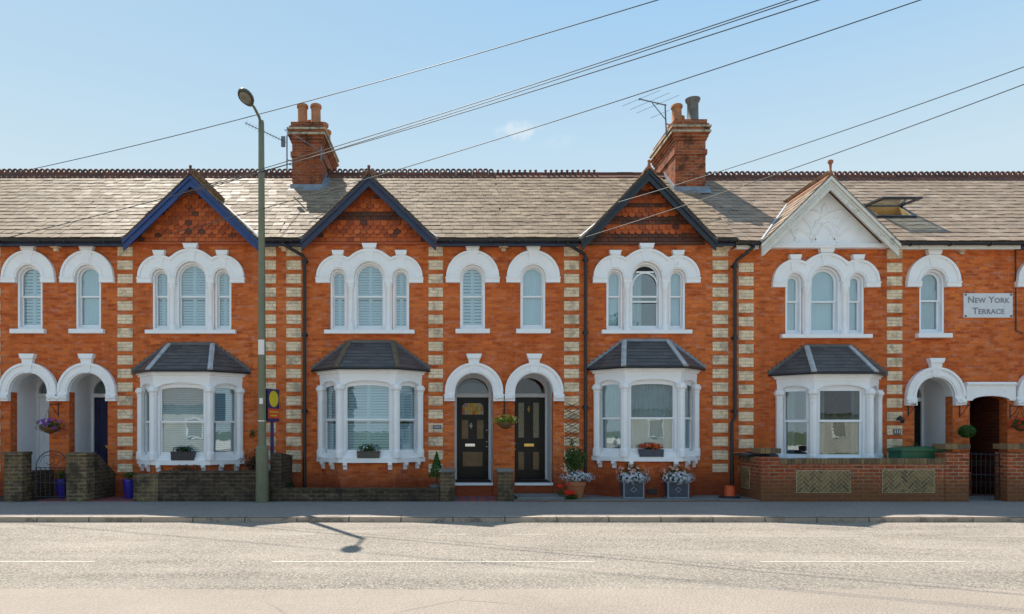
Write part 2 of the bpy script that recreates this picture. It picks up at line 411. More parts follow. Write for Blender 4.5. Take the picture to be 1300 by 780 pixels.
def slate_plane(mb, O, U, V, Nn, ulen, vlen, gauge, width, keep, rnd, thick=.010, lift=.018):
    rows = int(vlen/gauge)+1
    for r in range(rows):
        u = -width*(.5 if r % 2 else 0)-rnd.uniform(0, .04)
        while u < ulen:
            w = width*rnd.uniform(.93, 1.05)
            cu, cv = u+w/2, r*gauge+gauge*.5
            pc = O+U*cu+V*cv
            if keep(pc, cu, cv):
                a = rnd.uniform(-.006, .006); b = rnd.uniform(-.006, .006); dv = rnd.uniform(-.012, .012)
                l = gauge*1.45
                if rnd.random() < .025: dv -= .03
                u0, u1 = max(u+.003, 0.0), min(u+w-.003, ulen)
                if u1-u0 > .03:
                    v0, v1 = r*gauge+dv, r*gauge+l
                    P = []
                    for (uu, vv, h) in ((u0, v0, lift+a), (u1, v0, lift+b), (u1, v1, .0), (u0, v1, .0)):
                        P.append(O+U*uu+V*vv+Nn*h)
                    Q = [p+Nn*thick for p in P]
                    mb.add(P+Q, [(4, 5, 6, 7), (0, 1, 5, 4), (1, 2, 6, 5), (3, 0, 4, 7)])
            u += w

def ring_crest(mb, x0, x1, y, z, kind, rnd):
    # angled ridge cap in .45 m lengths
    x = x0
    while x < x1-.02:
        e = min(x+.45, x1)
        h = rnd.uniform(-.006, .006)
        mb.prism([(-.16, -.10), (0, .035), (.16, -.10), (.16, -.075), (0, .07), (-.16, -.075)], x+.003, e-.003, mp=lambda u, v, w: (w, y+u, z+v+h))
        mb.box(x+.003, e-.003, y-.025, y+.025, z+.05+h, z+.105+h)
        k = x+.075
        while k < e-.05:
            if kind == 'ring':
                zz = z+.135+h
                o = len(mb.v)
                for i in range(10):
                    a = 2*PI*i/10
                    for (rr, yy) in ((.074, -.024), (.074, .024), (.034, .024), (.034, -.024)):
                        mb.v.append((k+rr*math.cos(a), y+yy, zz+rr*math.sin(a)))
                for i in range(10):
                    j = (i+1) % 10
                    for q in range(4):
                        mb.f.append((o+i*4+q, o+j*4+q, o+j*4+(q+1) % 4, o+i*4+(q+1) % 4))
                k += .15
            elif kind == 'nub':
                mb.tube([(k, y, z+.08), (k, y, z+.13), (k, y, z+.16), (k, y, z+.18)], [.042, .03, .044, .028], 7)
                k += .15
            else:
                break
        x = e

# ------------------------------------------------------------------ windows
def shutter_mesh(x0, x1, z0, z1, y, split=True, mid=None, pitch=.06, mp=None, open_=.35):
    mb = MB(); mp = mp or FM
    cols_ = [(x0, (x0+x1)/2-.002), ((x0+x1)/2+.002, x1)] if split else [(x0, x1)]
    for a, b in cols_:
        zs = [z0, mid, z1] if mid else [z0, z1]
        mb.prism(rect(a, a+.035, z0, z1), y, y+.028, mp=mp); mb.prism(rect(b-.035, b, z0, z1), y, y+.028, mp=mp)
        for i in range(len(zs)-1):
            lo, hi = zs[i], zs[i+1]
            mb.prism(rect(a+.035, b-.035, lo, lo+.05), y+.001, y+.027, mp=mp); mb.prism(rect(a+.035, b-.035, hi-.05, hi), y+.001, y+.027, mp=mp)
            z = lo+.075
            t = open_
            while z < hi-.06:
                c, s_ = math.cos(t)*.028, math.sin(t)*.028
                # slat tilted: outer edge low
                pr = [(-s_*1.0, -c), (-s_+.006, -c), (s_+.006, c), (s_, c)]
                vs = []
                for uu in (a+.036, b-.036):
                    for (dy, dz) in pr: vs.append(mp(uu, z+dz, y+.014+dy))
                mb.add(vs, [(0, 1, 2, 3), (4, 7, 6, 5), (0, 4, 5, 1), (1, 5, 6, 2), (2, 6, 7, 3), (3, 7, 4, 0)])
                z += pitch
    return mb
def curtain_mesh(x0, x1, z0, z1, y, amp=.02, wl=.09, mp=None, seed=1):
    mp = mp or FM; mb = MB(); rr = random.Random(seed)
    n = max(8, int((x1-x0)/wl*8)); f = []; ph = rr.uniform(0, 6)
    for i in range(n+1):
        u = x0+(x1-x0)*i/n
        f.append((u, y+amp*math.sin(ph+2*PI*(u-x0)/wl+.8*math.sin(7*u))))
    vs = []; fs = []
    for k, (z, g) in enumerate(((z0, 1.15), (z1, .9))):
        for t in (0, .006):
            for (u, w) in f: vs.append(mp(u, z, y+(w-y)*g+t))
    m = n+1
    for i in range(n):
        fs.append((i, i+1, 2*m+i+1, 2*m+i)); fs.append((m+i, 3*m+i, 3*m+i+1, m+i+1))
        fs.append((2*m+i, 2*m+i+1, 3*m+i+1, 3*m+i)); fs.append((i, m+i, m+i+1, i+1))
    return mb.add(vs, fs)

def arched_window(house, cx, half, zb, zs, zm, content, frame='white_gloss', seed=1):
    x0, x1 = cx-half+.002, cx+half-.002
    fr = MB(); fr.prism(arched(x0, x1, zb+.002, zs), .012, .20, [arched(x0+.045, x1-.045, zb+.05, zs)])
    w = fr.build('window', M[frame], house)
    i0, i1 = x0+.046, x1-.046
    sb = .028 if frame == 'white_gloss' else .05
    s = MB()
    r_in = (i1-i0)/2
    up = arched(i0, i1, zm-.02, zs)
    s.prism(up, .095, .135, [arched(i0+sb, i1-sb, zm+.02, zs)])
    s.prism(rect(i0+.001, i1-.001, zb+.052, zm+.018), .125, .165, [rect(i0+sb, i1-sb, zb+.12, zm-.015)])
    s.build('sash', M[frame], w)
    p = MB(); p.prism(arched(i0+.01, i1-.01, zm, zs), .112, .116); p.prism(rect(i0+.01, i1-.01, zb+.07, zm), .143, .147)
    p.build('pane', M['glass'], w)
    top = zs+half
    if content == 'open':
        b = MB(); zt = zs+half-.05; dr = .17; hh = (i1-i0)/2-.004
        b.box(i0+.10, i1-.10, .07, .09, zt-.185, zt-.145)
        a_, b_ = arc(cx, zs-dr, hh, 0, PI, 16), arc(cx, zs-dr, hh-.032, 0, PI, 16)
        b.prism(a_+list(reversed(b_)), .068, .092); b.box(i0+.01, i1-.01, .069, .091, zm-dr+.03, zm-dr+.065)
        b.build('lowered_sash', M['white_gloss'], w)
        d_ = MB(); d_.prism([(cx-.26, zt-.143)]+[(cx+.26, zt-.143)]+arc(cx, zs, hh-.03, .95, PI-.95, 10), .10, .105); d_.build('gap_shade_panel', M['black'], w)  # black panel stands in for the shade in the gap above the sash
        content = 'sheer'
    if content == 'shutter':
        shutter_mesh(cx-half-.0, cx+half, zb, top, .176, True, zm, open_=.42).build('shutter', M['shutter'], w)
    elif content == 'halfshutter':
        shutter_mesh(cx-half, cx+half, zb, top, .176, half > .25, zm, pitch=.075, open_=.25).build('shutter', M['shutter'], w)
    elif content == 'curtain':
        curtain_mesh(cx-half-.05, cx+half+.05, zb-.03, top+.03, .195, .010, .13, seed=seed).build('curtain', M['curtain'], w)
    elif content == 'sheer':
        curtain_mesh(cx-half-.05, cx-half*.15, zb-.03, top+.03, .20, .014, .10, seed=seed).build('curtain', M['curtain_grey'], w)
    elif content == 'greyblind':
        curtain_mesh(cx-half-.05, cx+half+.05, zb-.03, top+.03, .195, .01, .16, seed=seed).build('curtain', M['curtain_grey'], w)
    return w
def keystone(mb, cx, ztop, zbot, wt=.30, wb=.14, yout=-.20, cap=.11):
    mb.prism([(cx-wb/2, zbot), (cx+wb/2, zbot), (cx+wt*.42, ztop-cap), (cx-wt*.42, ztop-cap)], yout+.03, -.012)
    mb.prism([(cx-wt*.46, ztop-cap+.001), (cx+wt*.46, ztop-cap+.001), (cx+wt*.56, ztop), (cx-wt*.56, ztop)], yout, -.006)
def surround(house, arcs, zs, zbase, opens, base_h=.12, clip=None, name='window_surround', keys=(), proud=.07, mat='white', caps=None):
    """arcs: (cx, R) ; opens: (cx, half)"""
    def env(x, dr):
        b = None
        for c, r in arcs:
            q = (r-dr)**2-(x-c)**2
            if q >= 0:
                t = zs+math.sqrt(q); b = t if b is None or t > b else b
        return b
    def envpts(dr):
        xa = min(c-r+dr for c, r in arcs); xb = max(c+r-dr for c, r in arcs)
        pts = []
        n = 60
        for i in range(n+1):
            t = i/n; x = xa+(xb-xa)*(.5-.5*math.cos(PI*t))
            e = env(x, dr); pts.append((x, e if e is not None else zs))
        return pts
    P = envpts(0); xa, xb = P[0][0], P[-1][0]
    out = []
    out.append((xa, zbase))
    for c, h in opens:
        h = h+.0
        out.append((c-h, zbase)); out += [(c-h, zs)] + list(reversed(arc(c, zs, h, 0.12, PI-.12, 14))) + [(c+h, zs), (c+h, zbase)]
    out.append((xb, zbase)); out += list(reversed(P))
    mb = MB(); mb.prism(out, -proud, -.001)
    Q = envpts(.055)
    # raised outer moulding and a fine inner roll
    mb.prism(list(reversed(P))+Q, -proud-.035, -proud-.0005)
    for c, h in opens:
        a = arc(c, zs, h+.075, 0, PI, 18); b_ = arc(c, zs, h+.035, 0, PI, 18)
        mb.prism(a+list(reversed(b_)), -proud-.018, -proud-.0005)
    # spring blocks
    edges = [xa]+sum([[c-h, c+h] for c, h in opens], [])+[xb]
    for i in range(0, len(edges), 2):
        e0, e1 = edges[i], edges[i+1]
        if e1-e0 < .02: continue
        mb.box(e0-.012 if i == 0 else e0+.002, e1+.012 if i == len(edges)-2 else e1-.002, -proud-.03, -.003, zbase-.002, zbase+base_h)
        mb.box(e0-.02 if i == 0 else e0+.003, e1+.02 if i == len(edges)-2 else e1-.003, -proud-.045, -.004, zbase+base_h-.03, zbase+base_h+.002)
    w = mb.build(name, M[mat], house)
    for (c, zt, zb_, wt) in keys:
        k = MB(); keystone(k, c, zt, zb_, wt, yout=-proud-.055); k.build('keystone', M[mat], w)
    return w

# ------------------------------------------------------------------ bay window
def slates_on_tri(mb, poly, gauge, width, rnd):
    """poly: 3D points, first edge is the eaves (left->right)"""
    A, B = Vector(poly[0]), Vector(poly[1])
    U = (B-A).normalized(); Nn = U.cross(Vector(poly[2])-A).normalized()
    if Nn.z < 0: Nn = -Nn
    V = Nn.cross(U)
    if V.z < 0: V = -V
    P2 = [((Vector(p)-A).dot(U), (Vector(p)-A).dot(V)) for p in poly]
    vm = max(p[1] for p in P2)
    def span(v):
        xs = []
        for i in range(len(P2)):
            a, b = P2[i], P2[(i+1) % len(P2)]
            if (a[1]-v)*(b[1]-v) <= 0 and abs(a[1]-b[1]) > 1e-6:
                xs.append(a[0]+(b[0]-a[0])*(v-a[1])/(b[1]-a[1]))
        return (min(xs), max(xs)) if len(xs) > 1 else None
    rows = int(vm/gauge)+1
    for r in range(rows):
        v0, v1 = r*gauge, min((r+1.25)*gauge, vm-.002)
        if v1 <= v0+.01: continue
        s0, s1 = span(v0+.001), span(v1)
        if not s0 or not s1: continue
        u = s0[0]-width*(.5 if r % 2 else .1)
        while u < s0[1]:
            e = u+width
            a0, a1 = max(u+.002, s0[0]), min(e-.002, s0[1]); b0, b1 = max(u+.002, s1[0]), min(e-.002, s1[1])
            if a1-a0 > .01:
                if b1 < b0: b0 = b1 = (b0+b1)/2 if False else min(max(b0, s1[0]), s1[1])
                h = .012+rnd.uniform(-.002, .002)
                P = [A+U*a0+V*v0+Nn*h, A+U*a1+V*v0+Nn*h, A+U*b1+V*v1+Nn*.001, A+U*b0+V*v1+Nn*.001]
                Q = [p+Nn*.007 for p in P]
                mb.add(P+Q, [(4, 5, 6, 7), (0, 1, 5, 4), (1, 2, 6, 5), (3, 0, 4, 7), (0, 3, 2, 1)])
            u = e
def bay(house, cx, dz, content, roll='leadpale', side='shutter', upvc=False, brackets=True, seed=3, flash='lead'):
    HW, HF, PR = 1.185, .63, .58
    def plan(o): return [(cx-HW-1.41*o, 0), (cx-HF-.414*o, -PR-o), (cx+HF+.414*o, -PR-o), (cx+HW+1.41*o, 0)]
    def slab(mb, z0, z1, o, yb=-.002, inner=None):
        p = plan(o); p[0] = (p[0][0], yb); p[3] = (p[3][0], yb)
        mb.prism([p[0], p[1], p[2], p[3]], z0, z1, mp=lambda u, v, w: (u, v, w))
    def ringslab(mb, z0, z1, o, oi):
        p = plan(o); q = plan(oi)
        p[0] = (p[0][0], -.002); p[3] = (p[3][0], -.002); q[0] = (q[0][0], -.002); q[3] = (q[3][0], -.002)
        mb.prism(p+list(reversed(q)), z0, z1, mp=lambda u, v, w: (u, v, w))
    fr = 'upvc' if upvc else 'white_gloss'
    zs0, zs1 = .80+dz, .905+dz
    zt = 2.88+dz
    b = MB()
    ringslab(b, 2.69+dz, 2.80+dz, .0, -.13)
    ringslab(b, 2.798+dz, 2.845+dz, .035, -.12); ringslab(b, 2.843+dz, 2.885+dz, .065, -.11)
    root = b.build('bay_window', M['white'], house)
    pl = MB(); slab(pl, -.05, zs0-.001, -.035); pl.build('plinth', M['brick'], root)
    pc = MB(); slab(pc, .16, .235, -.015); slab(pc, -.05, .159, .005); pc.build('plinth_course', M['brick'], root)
    sl = MB(); slab(sl, zs0, zs1, .05); sl.build('sill', M['white'], root, bevel=.006)
    sv = MB(); slab(sv, zs1+.0005, zs1+.06, .0); sv.build('sill_step', M['white'], root)
    if brackets:
        P = plan(.0)
        spots = [(-1.06, -.10, -PI/4), (-.80, -.38, -PI/4), (-.50, -.565, 0), (.50, -.565, 0), (.80, -.38, PI/4), (1.06, -.10, PI/4)]
        for (bx, by, a) in spots:
            m = MB()
            ca, sa = math.cos(a), math.sin(a)
            mp = lambda u, v, w, ca=ca, sa=sa, bx=bx, by=by: (cx+bx+w*ca-(-u)*(-sa)*0+(u*sa), by-u*ca+w*sa, v)
            m.prism([(0, zs0), (.09, zs0), (.09, zs0-.05), (.07, zs0-.08), (.045, zs0-.09), (.04, zs0-.15), (.0, zs0-.16)], -.045, .045, mp=lambda u, v, w, ca=ca, sa=sa, bx=bx, by=by: (cx+bx+w*ca+u*sa*1.0, by+w*sa-u*ca, v))
            m.build('bracket', M['white'], root)
    # facets
    P = plan(0)
    facets = [(P[0], P[1], 'side'), (P[1], P[2], 'front'), (P[2], P[3], 'side')]
    ent, frm, pan = MB(), MB(), MB()
    for fi, (a, c, kd) in enumerate(facets):
        A = Vector((a[0], a[1])); B = Vector((c[0], c[1])); Ln = (B-A).length; U = (B-A)/Ln; In = Vector((-U.y, U.x))
        mp = lambda u, v, w, A=A, U=U, In=In: (A.x+U.x*u+In.x*w, A.y+U.y*u+In.y*w, v)
        e = .10; zl, zsp = 2.40+dz, 2.50+dz
        rise = .13
        oin = arched(e, Ln-e, zl-.01, zsp, rise)
        outp = [(0.01, zl), (e, zl)] + list(reversed(arc(Ln/2, zsp, Ln/2-e, 0, PI, 14, rise/(Ln/2-e)))) + [(Ln-e, zl), (Ln-.01, zl), (Ln-.01, 2.70+dz), (.01, 2.70+dz)]
        ent.prism(outp, .004, .12, mp=mp)
        # arch roll
        a1_ = arc(Ln/2, zsp, Ln/2-e+.035, 0, PI, 14, (rise+.035)/(Ln/2-e+.035)); b1_ = arc(Ln/2, zsp, Ln/2-e+.008, 0, PI, 14, (rise+.008)/(Ln/2-e+.008))
        ent.prism(a1_+list(reversed(b1_)), -.014, .003, mp=mp)
        # frame
        wz0, wzt = zs1+.06, 2.635+dz
        ff = .045 if kd == 'side' else .055
        g0, g1 = e-.02, Ln-e+.02
        zm = 1.765+dz if not upvc else 1.83+dz
        frm.prism(rect(g0, g1, wz0, wzt), .05, .13, [rect(g0+ff, g1-ff, wz0+.05, wzt-.04)], mp=mp)
        s = .03 if not upvc else .05
        h0, h1 = g0+ff+.001, g1-ff-.001
        hole_up = arched(h0+s, h1-s, zm+.02, wzt-.16 if kd == 'front' else wzt-.15, .055 if kd == 'front' else .05) if not upvc else rect(h0+s, h1-s, zm+.03, wzt-.13)
        frm.prism(rect(h0, h1, zm-.02, wzt-.041), .075, .11, [hole_up], mp=mp)
        frm.prism(rect(h0+.001, h1-.001, wz0+.051, zm+.018), .10, .135, [rect(h0+s, h1-s, wz0+.12, zm-.018)], mp=mp)
        pan.prism(rect(h0+.01, h1-.01, zm, wzt-.05), .09, .094, mp=mp); pan.prism(rect(h0+.01, h1-.01, wz0+.06, zm), .116, .12, mp=mp)
        ct = content if kd == 'front' else side
        x0, x1, z0, z1 = g0+.02, g1-.02, wz0+.01, wzt
        if ct == 'shutter':
            shutter_mesh(x0-(.04 if kd == 'side' else 0), x1+(.04 if kd == 'side' else 0), z0, z1, .17 if kd == 'front' else .137, kd == 'front', zm, mp=mp, open_=.5 if kd == 'front' else .3).build('shutter', M['shutter'], root)
        elif ct == 'blind':
            bl = MB(); z = z0
            while z < z1:
                bl.prism(rect(x0-.03, x1+.03, z, z+.034), .16, .164, mp=mp); z += .043
            bl.build('blind', M['curtain'], root)
        elif ct == 'net':
            curtain_mesh(x0-.05, x1+.05, z0, z1, .20 if kd == 'front' else .155, .016, .075, mp=mp, seed=seed+fi).build('curtain', M['curtain_grey'], root)
        elif ct == 'drape':
            curtain_mesh(x0-.02, x0+(x1-x0)*(.38 if fi == 0 else .25), z0, z1, .22, .02, .08, mp=mp, seed=seed+fi).build('curtain', M['curtain_pink'], root)
            curtain_mesh(x0+(x1-x0)*(.72 if fi == 0 else .8), x1+.02, z0, z1, .22, .02, .08, mp=mp, seed=seed+fi).build('curtain', M['curtain_pink'], root)
    ent.build('arch_band', M['white'], root); frm.build('sash_frame', M[fr], root); pan.build('pane', M['glass'], root)
    # columns
    for (px_, py_) in [(P[0][0]+.055, -.05), (P[1][0]+.0, P[1][1]+.02), (P[2][0]-.0, P[2][1]+.02), (P[3][0]-.055, -.05)]:
        c = MB(); z0 = zs1
        c.lathe([(.112, 0), (.112, .13), (.106, .15), (.105, .17), (.088, .19), (.088, 1.44), (.10, 1.46), (.09, 1.475), (.10, 1.50), (.128, 1.54), (.128, 1.60), (.10, 1.605), (.10, 1.64)], (px_, py_, z0), 8)
        # turn so flats face front
        for i in range(len(c.v)):
            x, y, z = c.v[i]; dx, dy = x-px_, y-py_; q = PI/8
            c.v[i] = (px_+dx*math.cos(q)-dy*math.sin(q), py_+dx*math.sin(q)+dy*math.cos(q), z)
        c.build('column', M['white'], root, bevel=.004)
    # roof
    ze, ztp = 2.915+dz, 3.55+dz
    E = plan(.13); TW = .50
    e3 = [(p[0], min(p[1], -.005), ze) for p in E]
    T = [(cx-TW, -.02, ztp), (cx+TW, -.02, ztp)]
    sm = MB(); rnd = random.Random(seed)
    slates_on_tri(sm, [e3[1], e3[2], T[1], T[0]], .125, .20, rnd)
    slates_on_tri(sm, [e3[0], e3[1], T[0]], .125, .20, rnd)
    slates_on_tri(sm, [e3[2], e3[3], T[1]], .125, .20, rnd)
    so = sm.build('bay_roof', M['slate_dark'], root)
    rb = MB()
    vs = e3+T+[(E[0][0], -.005, ze-.03), (E[1][0], E[1][1], ze-.03), (E[2][0], E[2][1], ze-.03), (E[3][0], -.005, ze-.03)]
    rb.add(vs, [(1, 2, 5, 4), (0, 1, 4), (2, 3, 5), (6, 7, 1, 0), (7, 8, 2, 1), (8, 9, 3, 2), (9, 8, 7, 6), (0, 4, 5, 3, 9, 6)])
    rb.build('roof_deck', M['slate_dark'], root)
    for i, j in ((1, 0), (2, 1)):
        hp = MB()
        a, t = Vector(e3[i]), Vector(T[j])
        d = (t-a)
        side_ = d.cross(Vector((0, 0, 1))).normalized()
        up = side_.cross(d).normalized()
        if up.z < 0: up = -up
        w_ = .055 if roll != 'brownroll' else .06
        pts = []
        for q in (a-d*.015, t):
            pts += [q-side_*w_+up*.0, q-side_*w_+up*.028, q+up*.05, q+side_*w_+up*.028, q+side_*w_]
        hp.add(pts, [(0, 1, 6, 5), (1, 2, 7, 6), (2, 3, 8, 7), (3, 4, 9, 8), (0, 4, 3, 2, 1), (5, 6, 7, 8, 9)])
        hp.build('hip_roll', M[roll], root)
    # stepped flashing on the wall
    for sgn in (-1, 1):
        x_e = abs(E[3][0]-cx); pts = []
        n = 9
        for i in range(n+1):
            t0 = i/n
            x = x_e+(TW-x_e)*t0+.015; z = ze+(ztp-ze)*t0
            if i < n:
                zn = ze+(ztp-ze)*(i+1)/n+.03
                xn = x_e+(TW-x_e)*(i+1)/n+.015
                pts.append((x, zn)); pts.append((xn, zn))
        poly = [(cx+sgn*p[0], p[1]) for p in pts]
        low = [(cx+sgn*TW*.93, ztp-.01), (cx+sgn*(x_e+.0), ze-.0)]
        m = MB(); m.prism(poly+low, -.03, -.0015); m.build('stepped_flashing', M['slate_dark' if flash == 'dark' else flash], root)
    tf = MB(); tf.box(cx-TW-.01, cx+TW+.01, -.05, -.002, ztp-.03, ztp+.05); tf.build('top_flashing', M['slate_dark' if flash == 'dark' else flash], root)
    gm = MB(); gz = ze-.03
    for i in range(3):
        a, c = E[i], E[i+1]
        gm.tube([(a[0], a[1]-.01, gz), (c[0], c[1]-.01, gz)], .022, 6)
    gm.build('drip_edge', M['gutter'], root)
    return root

# ------------------------------------------------------------------ front door
def moulded_panel(mb, x0, x1, z0, z1, y, pf=None):
    mb.prism(rect(x0, x1, z0, z1), y-.018, y-.001, [rect(x0+.03, x1-.03, z0+.03, z1-.03)])
    m_ = mb if pf is None else MB()
    m_.prism(rect(x0+.045, x1-.045, z0+.045, z1-.045), y-.010, y-.001)
    if pf is not None: pf.append(m_)
def front_door(house, cx, dz, style):
    pf = []
    yd = 1.0
    zf = .31+dz; zt = 2.33+dz; ztb = 2.42+dz; h = .445
    # porch linings
    po = MB()
    wl = cx-h-.001; wr = cx+h+.001
    po.box(wl-.03, wl, WT+.002, yd+.1, zf, 2.98+dz); po.box(wr, wr+.03, WT+.002, yd+.1, zf, 2.98+dz)
    po.box(wl-.03, wr+.03, WT+.003, yd+.1, 2.90+dz, 2.95+dz)
    for s, x in ((1, wl), (-1, wr)):
        for zz in (.75+dz, 1.55+dz, 2.1+dz):
            po.box(min(x, x+s*.012), max(x, x+s*.012), WT+.01, yd-.001, zz, zz+.03)
    po.prism(arc(cx, 2.405+dz, .4447, 0, PI, 20)+list(reversed(arc(cx, 2.405+dz, .4325, 0, PI, 20))), -.004, WT-.001)
    porch = po.build('porch', M['panel_white'], house)
    ft = MB(); ft.box(cx-h+.002, cx+h-.002, .0, yd+.06, zf-.06, zf); 
    th = ft.build('threshold', M['white' if style in ('stained', 'glazed') else 'stone'], porch)
    fs = MB(); fs.box(cx-h+.004, cx+h-.004, .02, yd, -.05, zf-.062); fs.build('step', M['brick'], porch)
    if style in ('stained', 'glazed'):
        fm = MB(); fm.box(cx-h+.02, cx+h-.02, .05, yd-.02, zf+.0005, zf+.006); fm.build('porch_floor', M['soil'], porch)
    f = MB()
    x0, x1 = cx-h+.001, cx+h-.001
    f.prism(rect(x0, x1, zf, 2.90+dz), yd-.02, yd+.07, [rect(x0+.055, x1-.055, zf+.005, zt), arched(x0+.055, x1-.055, ztb, 2.47+dz, .33)])
    frm = f.build('door_frame', M['panel_white'], house)
    fp = MB(); fp.box(x0+.04, x1-.04, yd+.02, yd+.026, ztb-.01, 2.82+dz); fp.build('fanlight', M['glass'], frm)
    if style == 'stained':
        fb = MB(); fb.prism(arched(x0+.07, x1-.07, ztb-.005, 2.47+dz, .22), yd+.05, yd+.055); fb.build('fanlight_blind', M['fan'], frm)
    d0, d1 = x0+.056, x1-.056; W = d1-d0; y = yd+.02
    matn = {'white': 'panel_white', 'navy': 'navy_door'}.get(style, 'black')
    d = MB(); d.box(d0, d1, y, y+.045, zf+.006, zt-.003)
    H = zt-zf
    Z = lambda t: zf+H*t
    Xd = lambda t: d0+W*t
    gl = MB(); glm = None
    if style == 'stained':
        d.prism(rect(Xd(.10), Xd(.9), Z(.765), Z(.955)), y-.018, y-.001, [[(Xd(.15), Z(.785)), (Xd(.85), Z(.785)), (Xd(.85), Z(.88)), (Xd(.74), Z(.935)), (Xd(.26), Z(.935)), (Xd(.15), Z(.88))]])
        moulded_panel(d, Xd(.10), Xd(.42), Z(.475), Z(.745), y, pf); moulded_panel(d, Xd(.58), Xd(.9), Z(.475), Z(.745), y, pf)
        moulded_panel(d, Xd(.13), Xd(.87), Z(.14), Z(.36), y, pf)
        d.box(Xd(.10), Xd(.90), y-.012, y-.001, Z(.02), Z(.09))
        rr = random.Random(5)
        for i in range(8):
            for j in range(3):
                xa = Xd(.16+.68*i/8); xb = Xd(.16+.68*(i+1)/8); za = Z(.79+.14*j/3); zb_ = Z(.79+.14*(j+1)/3)
                gl.box(xa+.002, xb-.002, y-.006, y-.0015, za+.002, zb_-.002)
        glm = 'stained'
    elif style in ('glazed', 'dark'):
        for a, b_ in ((.10, .40), (.57, .87)):
            moulded_panel(d, Xd(a), Xd(b_), Z(.10), Z(.36), y, pf)
            d.prism(rect(Xd(a), Xd(b_), Z(.49), Z(.955)), y-.018, y-.001, [rect(Xd(a+.06), Xd(b_-.06), Z(.51), Z(.935))])
            gl.box(Xd(a+.05), Xd(b_-.05), y-.006, y-.0015, Z(.505), Z(.94))
        glm = 'frost'
    elif style == 'navy':
        for a, b_ in ((.12, .38), (.62, .88)):
            moulded_panel(d, Xd(a), Xd(b_), Z(.08), Z(.40), y, pf)
            gl.box(Xd(.18) if a < .5 else Xd(.62), Xd(.28) if a < .5 else Xd(.72), y-.006, y-.0015, Z(.20), Z(.38)) if a > .5 else None
        gl.box(Xd(.60), Xd(.70), y-.008, y-.0015, Z(.50), Z(.70))
        moulded_panel(d, Xd(.12), Xd(.88), Z(.74), Z(.95), y, pf)
        glm = 'frost'
    else:
        d.prism(arched(Xd(.22), Xd(.78), Z(.70), Z(.83), .13), y-.018, y-.001, [arched(Xd(.28), Xd(.72), Z(.715), Z(.83), .10)])
        gl.prism(arched(Xd(.27), Xd(.73), Z(.71), Z(.83), .11), y-.006, y-.0015)
        for a, b_ in ((.12, .46), (.54, .88)):
            moulded_panel(d, Xd(a), Xd(b_), Z(.08), Z(.36), y, pf)
            moulded_panel(d, Xd(a), Xd(b_), Z(.44), Z(.66), y, pf)
        glm = 'room'
    door = d.build('door', M[matn], house)
    gl.build('door_glass', M[glm], door)
    for q_ in pf: q_.build('door_panel', M['panel_reflect' if matn == 'black' else matn], door)
    lb = MB(); met = 'chrome' if style == 'stained' else 'brass'
    zl = Z(.42 if style in ('stained', 'glazed', 'dark') else .40)
    xm = Xd(.42) if style == 'stained' else Xd(.5)
    lb.box(xm-.12, xm+.12, y-.012, y-.0005, zl-.035, zl+.035); lb.box(xm-.09, xm+.09, y-.018, y-.011, zl-.018, zl+.018)
    lb.build('letterbox', M[met], door, bevel=.004)
    kb = MB()
    kx = Xd(.94) if style in ('stained', 'navy', 'white') else Xd(.06)
    for zz in ((.40, .46, .60) if style == 'stained' else (.44, .37)):
        kb.tube([(kx, y, Z(zz)), (kx, y-.03, Z(zz))], [.012, .010], 8); kb.ball((kx, y-.045, Z(zz)), .022)
    kb.build('knob', M['chrome' if style == 'glazed' else met], door, smooth=True)
    if style in ('stained', 'glazed', 'dark'):
        kn = MB(); kx, kz = (Xd(.45), Z(.66)) if style == 'stained' else (Xd(.485), Z(.86))
        kn.ball((kx, y-.02, kz+.04), .026); kn.tube([(kx, y-.015, kz+.05), (kx, y-.03, kz), (kx, y-.03, kz-.07)], [.012, .02, .008], 8)
        kn.prism([(kx-.03, kz), (kx, kz-.09), (kx+.03, kz), (kx, kz+.03)], y-.02, y-.001)
        kn.build('knocker', M[met], door)
    return door

# ------------------------------------------------------------------ gables
def gable_tiles(house, gx, dz, dark):
    """overlapping hung tiles with bands of fish-scale tiles"""
    apex, base = GZ+dz-.10, 5.87+dz
    rowh = .098; tw = .155
    m1, m2 = MB(), MB()
    n = int((apex-base)/rowh)
    rr = random.Random(int(gx*10)+99)
    scal = {2, 3, 4, 8, 9} if dark != 2 else {2, 3, 6, 7, 10}
    darkrows = set() if dark == 0 else ({5, 6} if dark == 1 else {0, 4, 5, 8, 1, 11})
    for r in range(n):
        z = base+r*rowh
        hw = (apex-z)/GT*1.0
        k0 = -int(hw/tw)-1
        for k in range(k0, -k0+1):
            x = k*tw+(tw/2 if r % 2 else 0)
            if abs(x) > hw-.01: continue
            w = tw/2-.004
            # scallop only toward the centre of the gable
            isc = r in scal and abs(x) < hw-.30+.1*(r % 2)
            zt = z+rowh*1.3; j = rr.uniform(-.003, .003)
            if isc: out = arc(gx+x, z+.04+j, w, PI, 2*PI, 8, 1.0)+[(gx+x+w, zt), (gx+x-w, zt)]
            else: out = rect(gx+x-w, gx+x+w, z+j, zt)
            yb = -.035; 
            t = rr.uniform(0, .003)
            mpp = lambda u, v, w_, z=z, t=t: (u, w_+.034*(v-z)/.127-.012+t, v)
            (m2 if (r in darkrows and (not isc)) or (rr.random() < .05) else m1).prism(out, yb-.012-(.01 if isc else 0), yb, mp=mpp)
    tiles = m1.build('tile_hanging', M['tilehang'], house)
    m2.build('dark_tiles', M['tilehang_dark'], tiles)
    return tiles
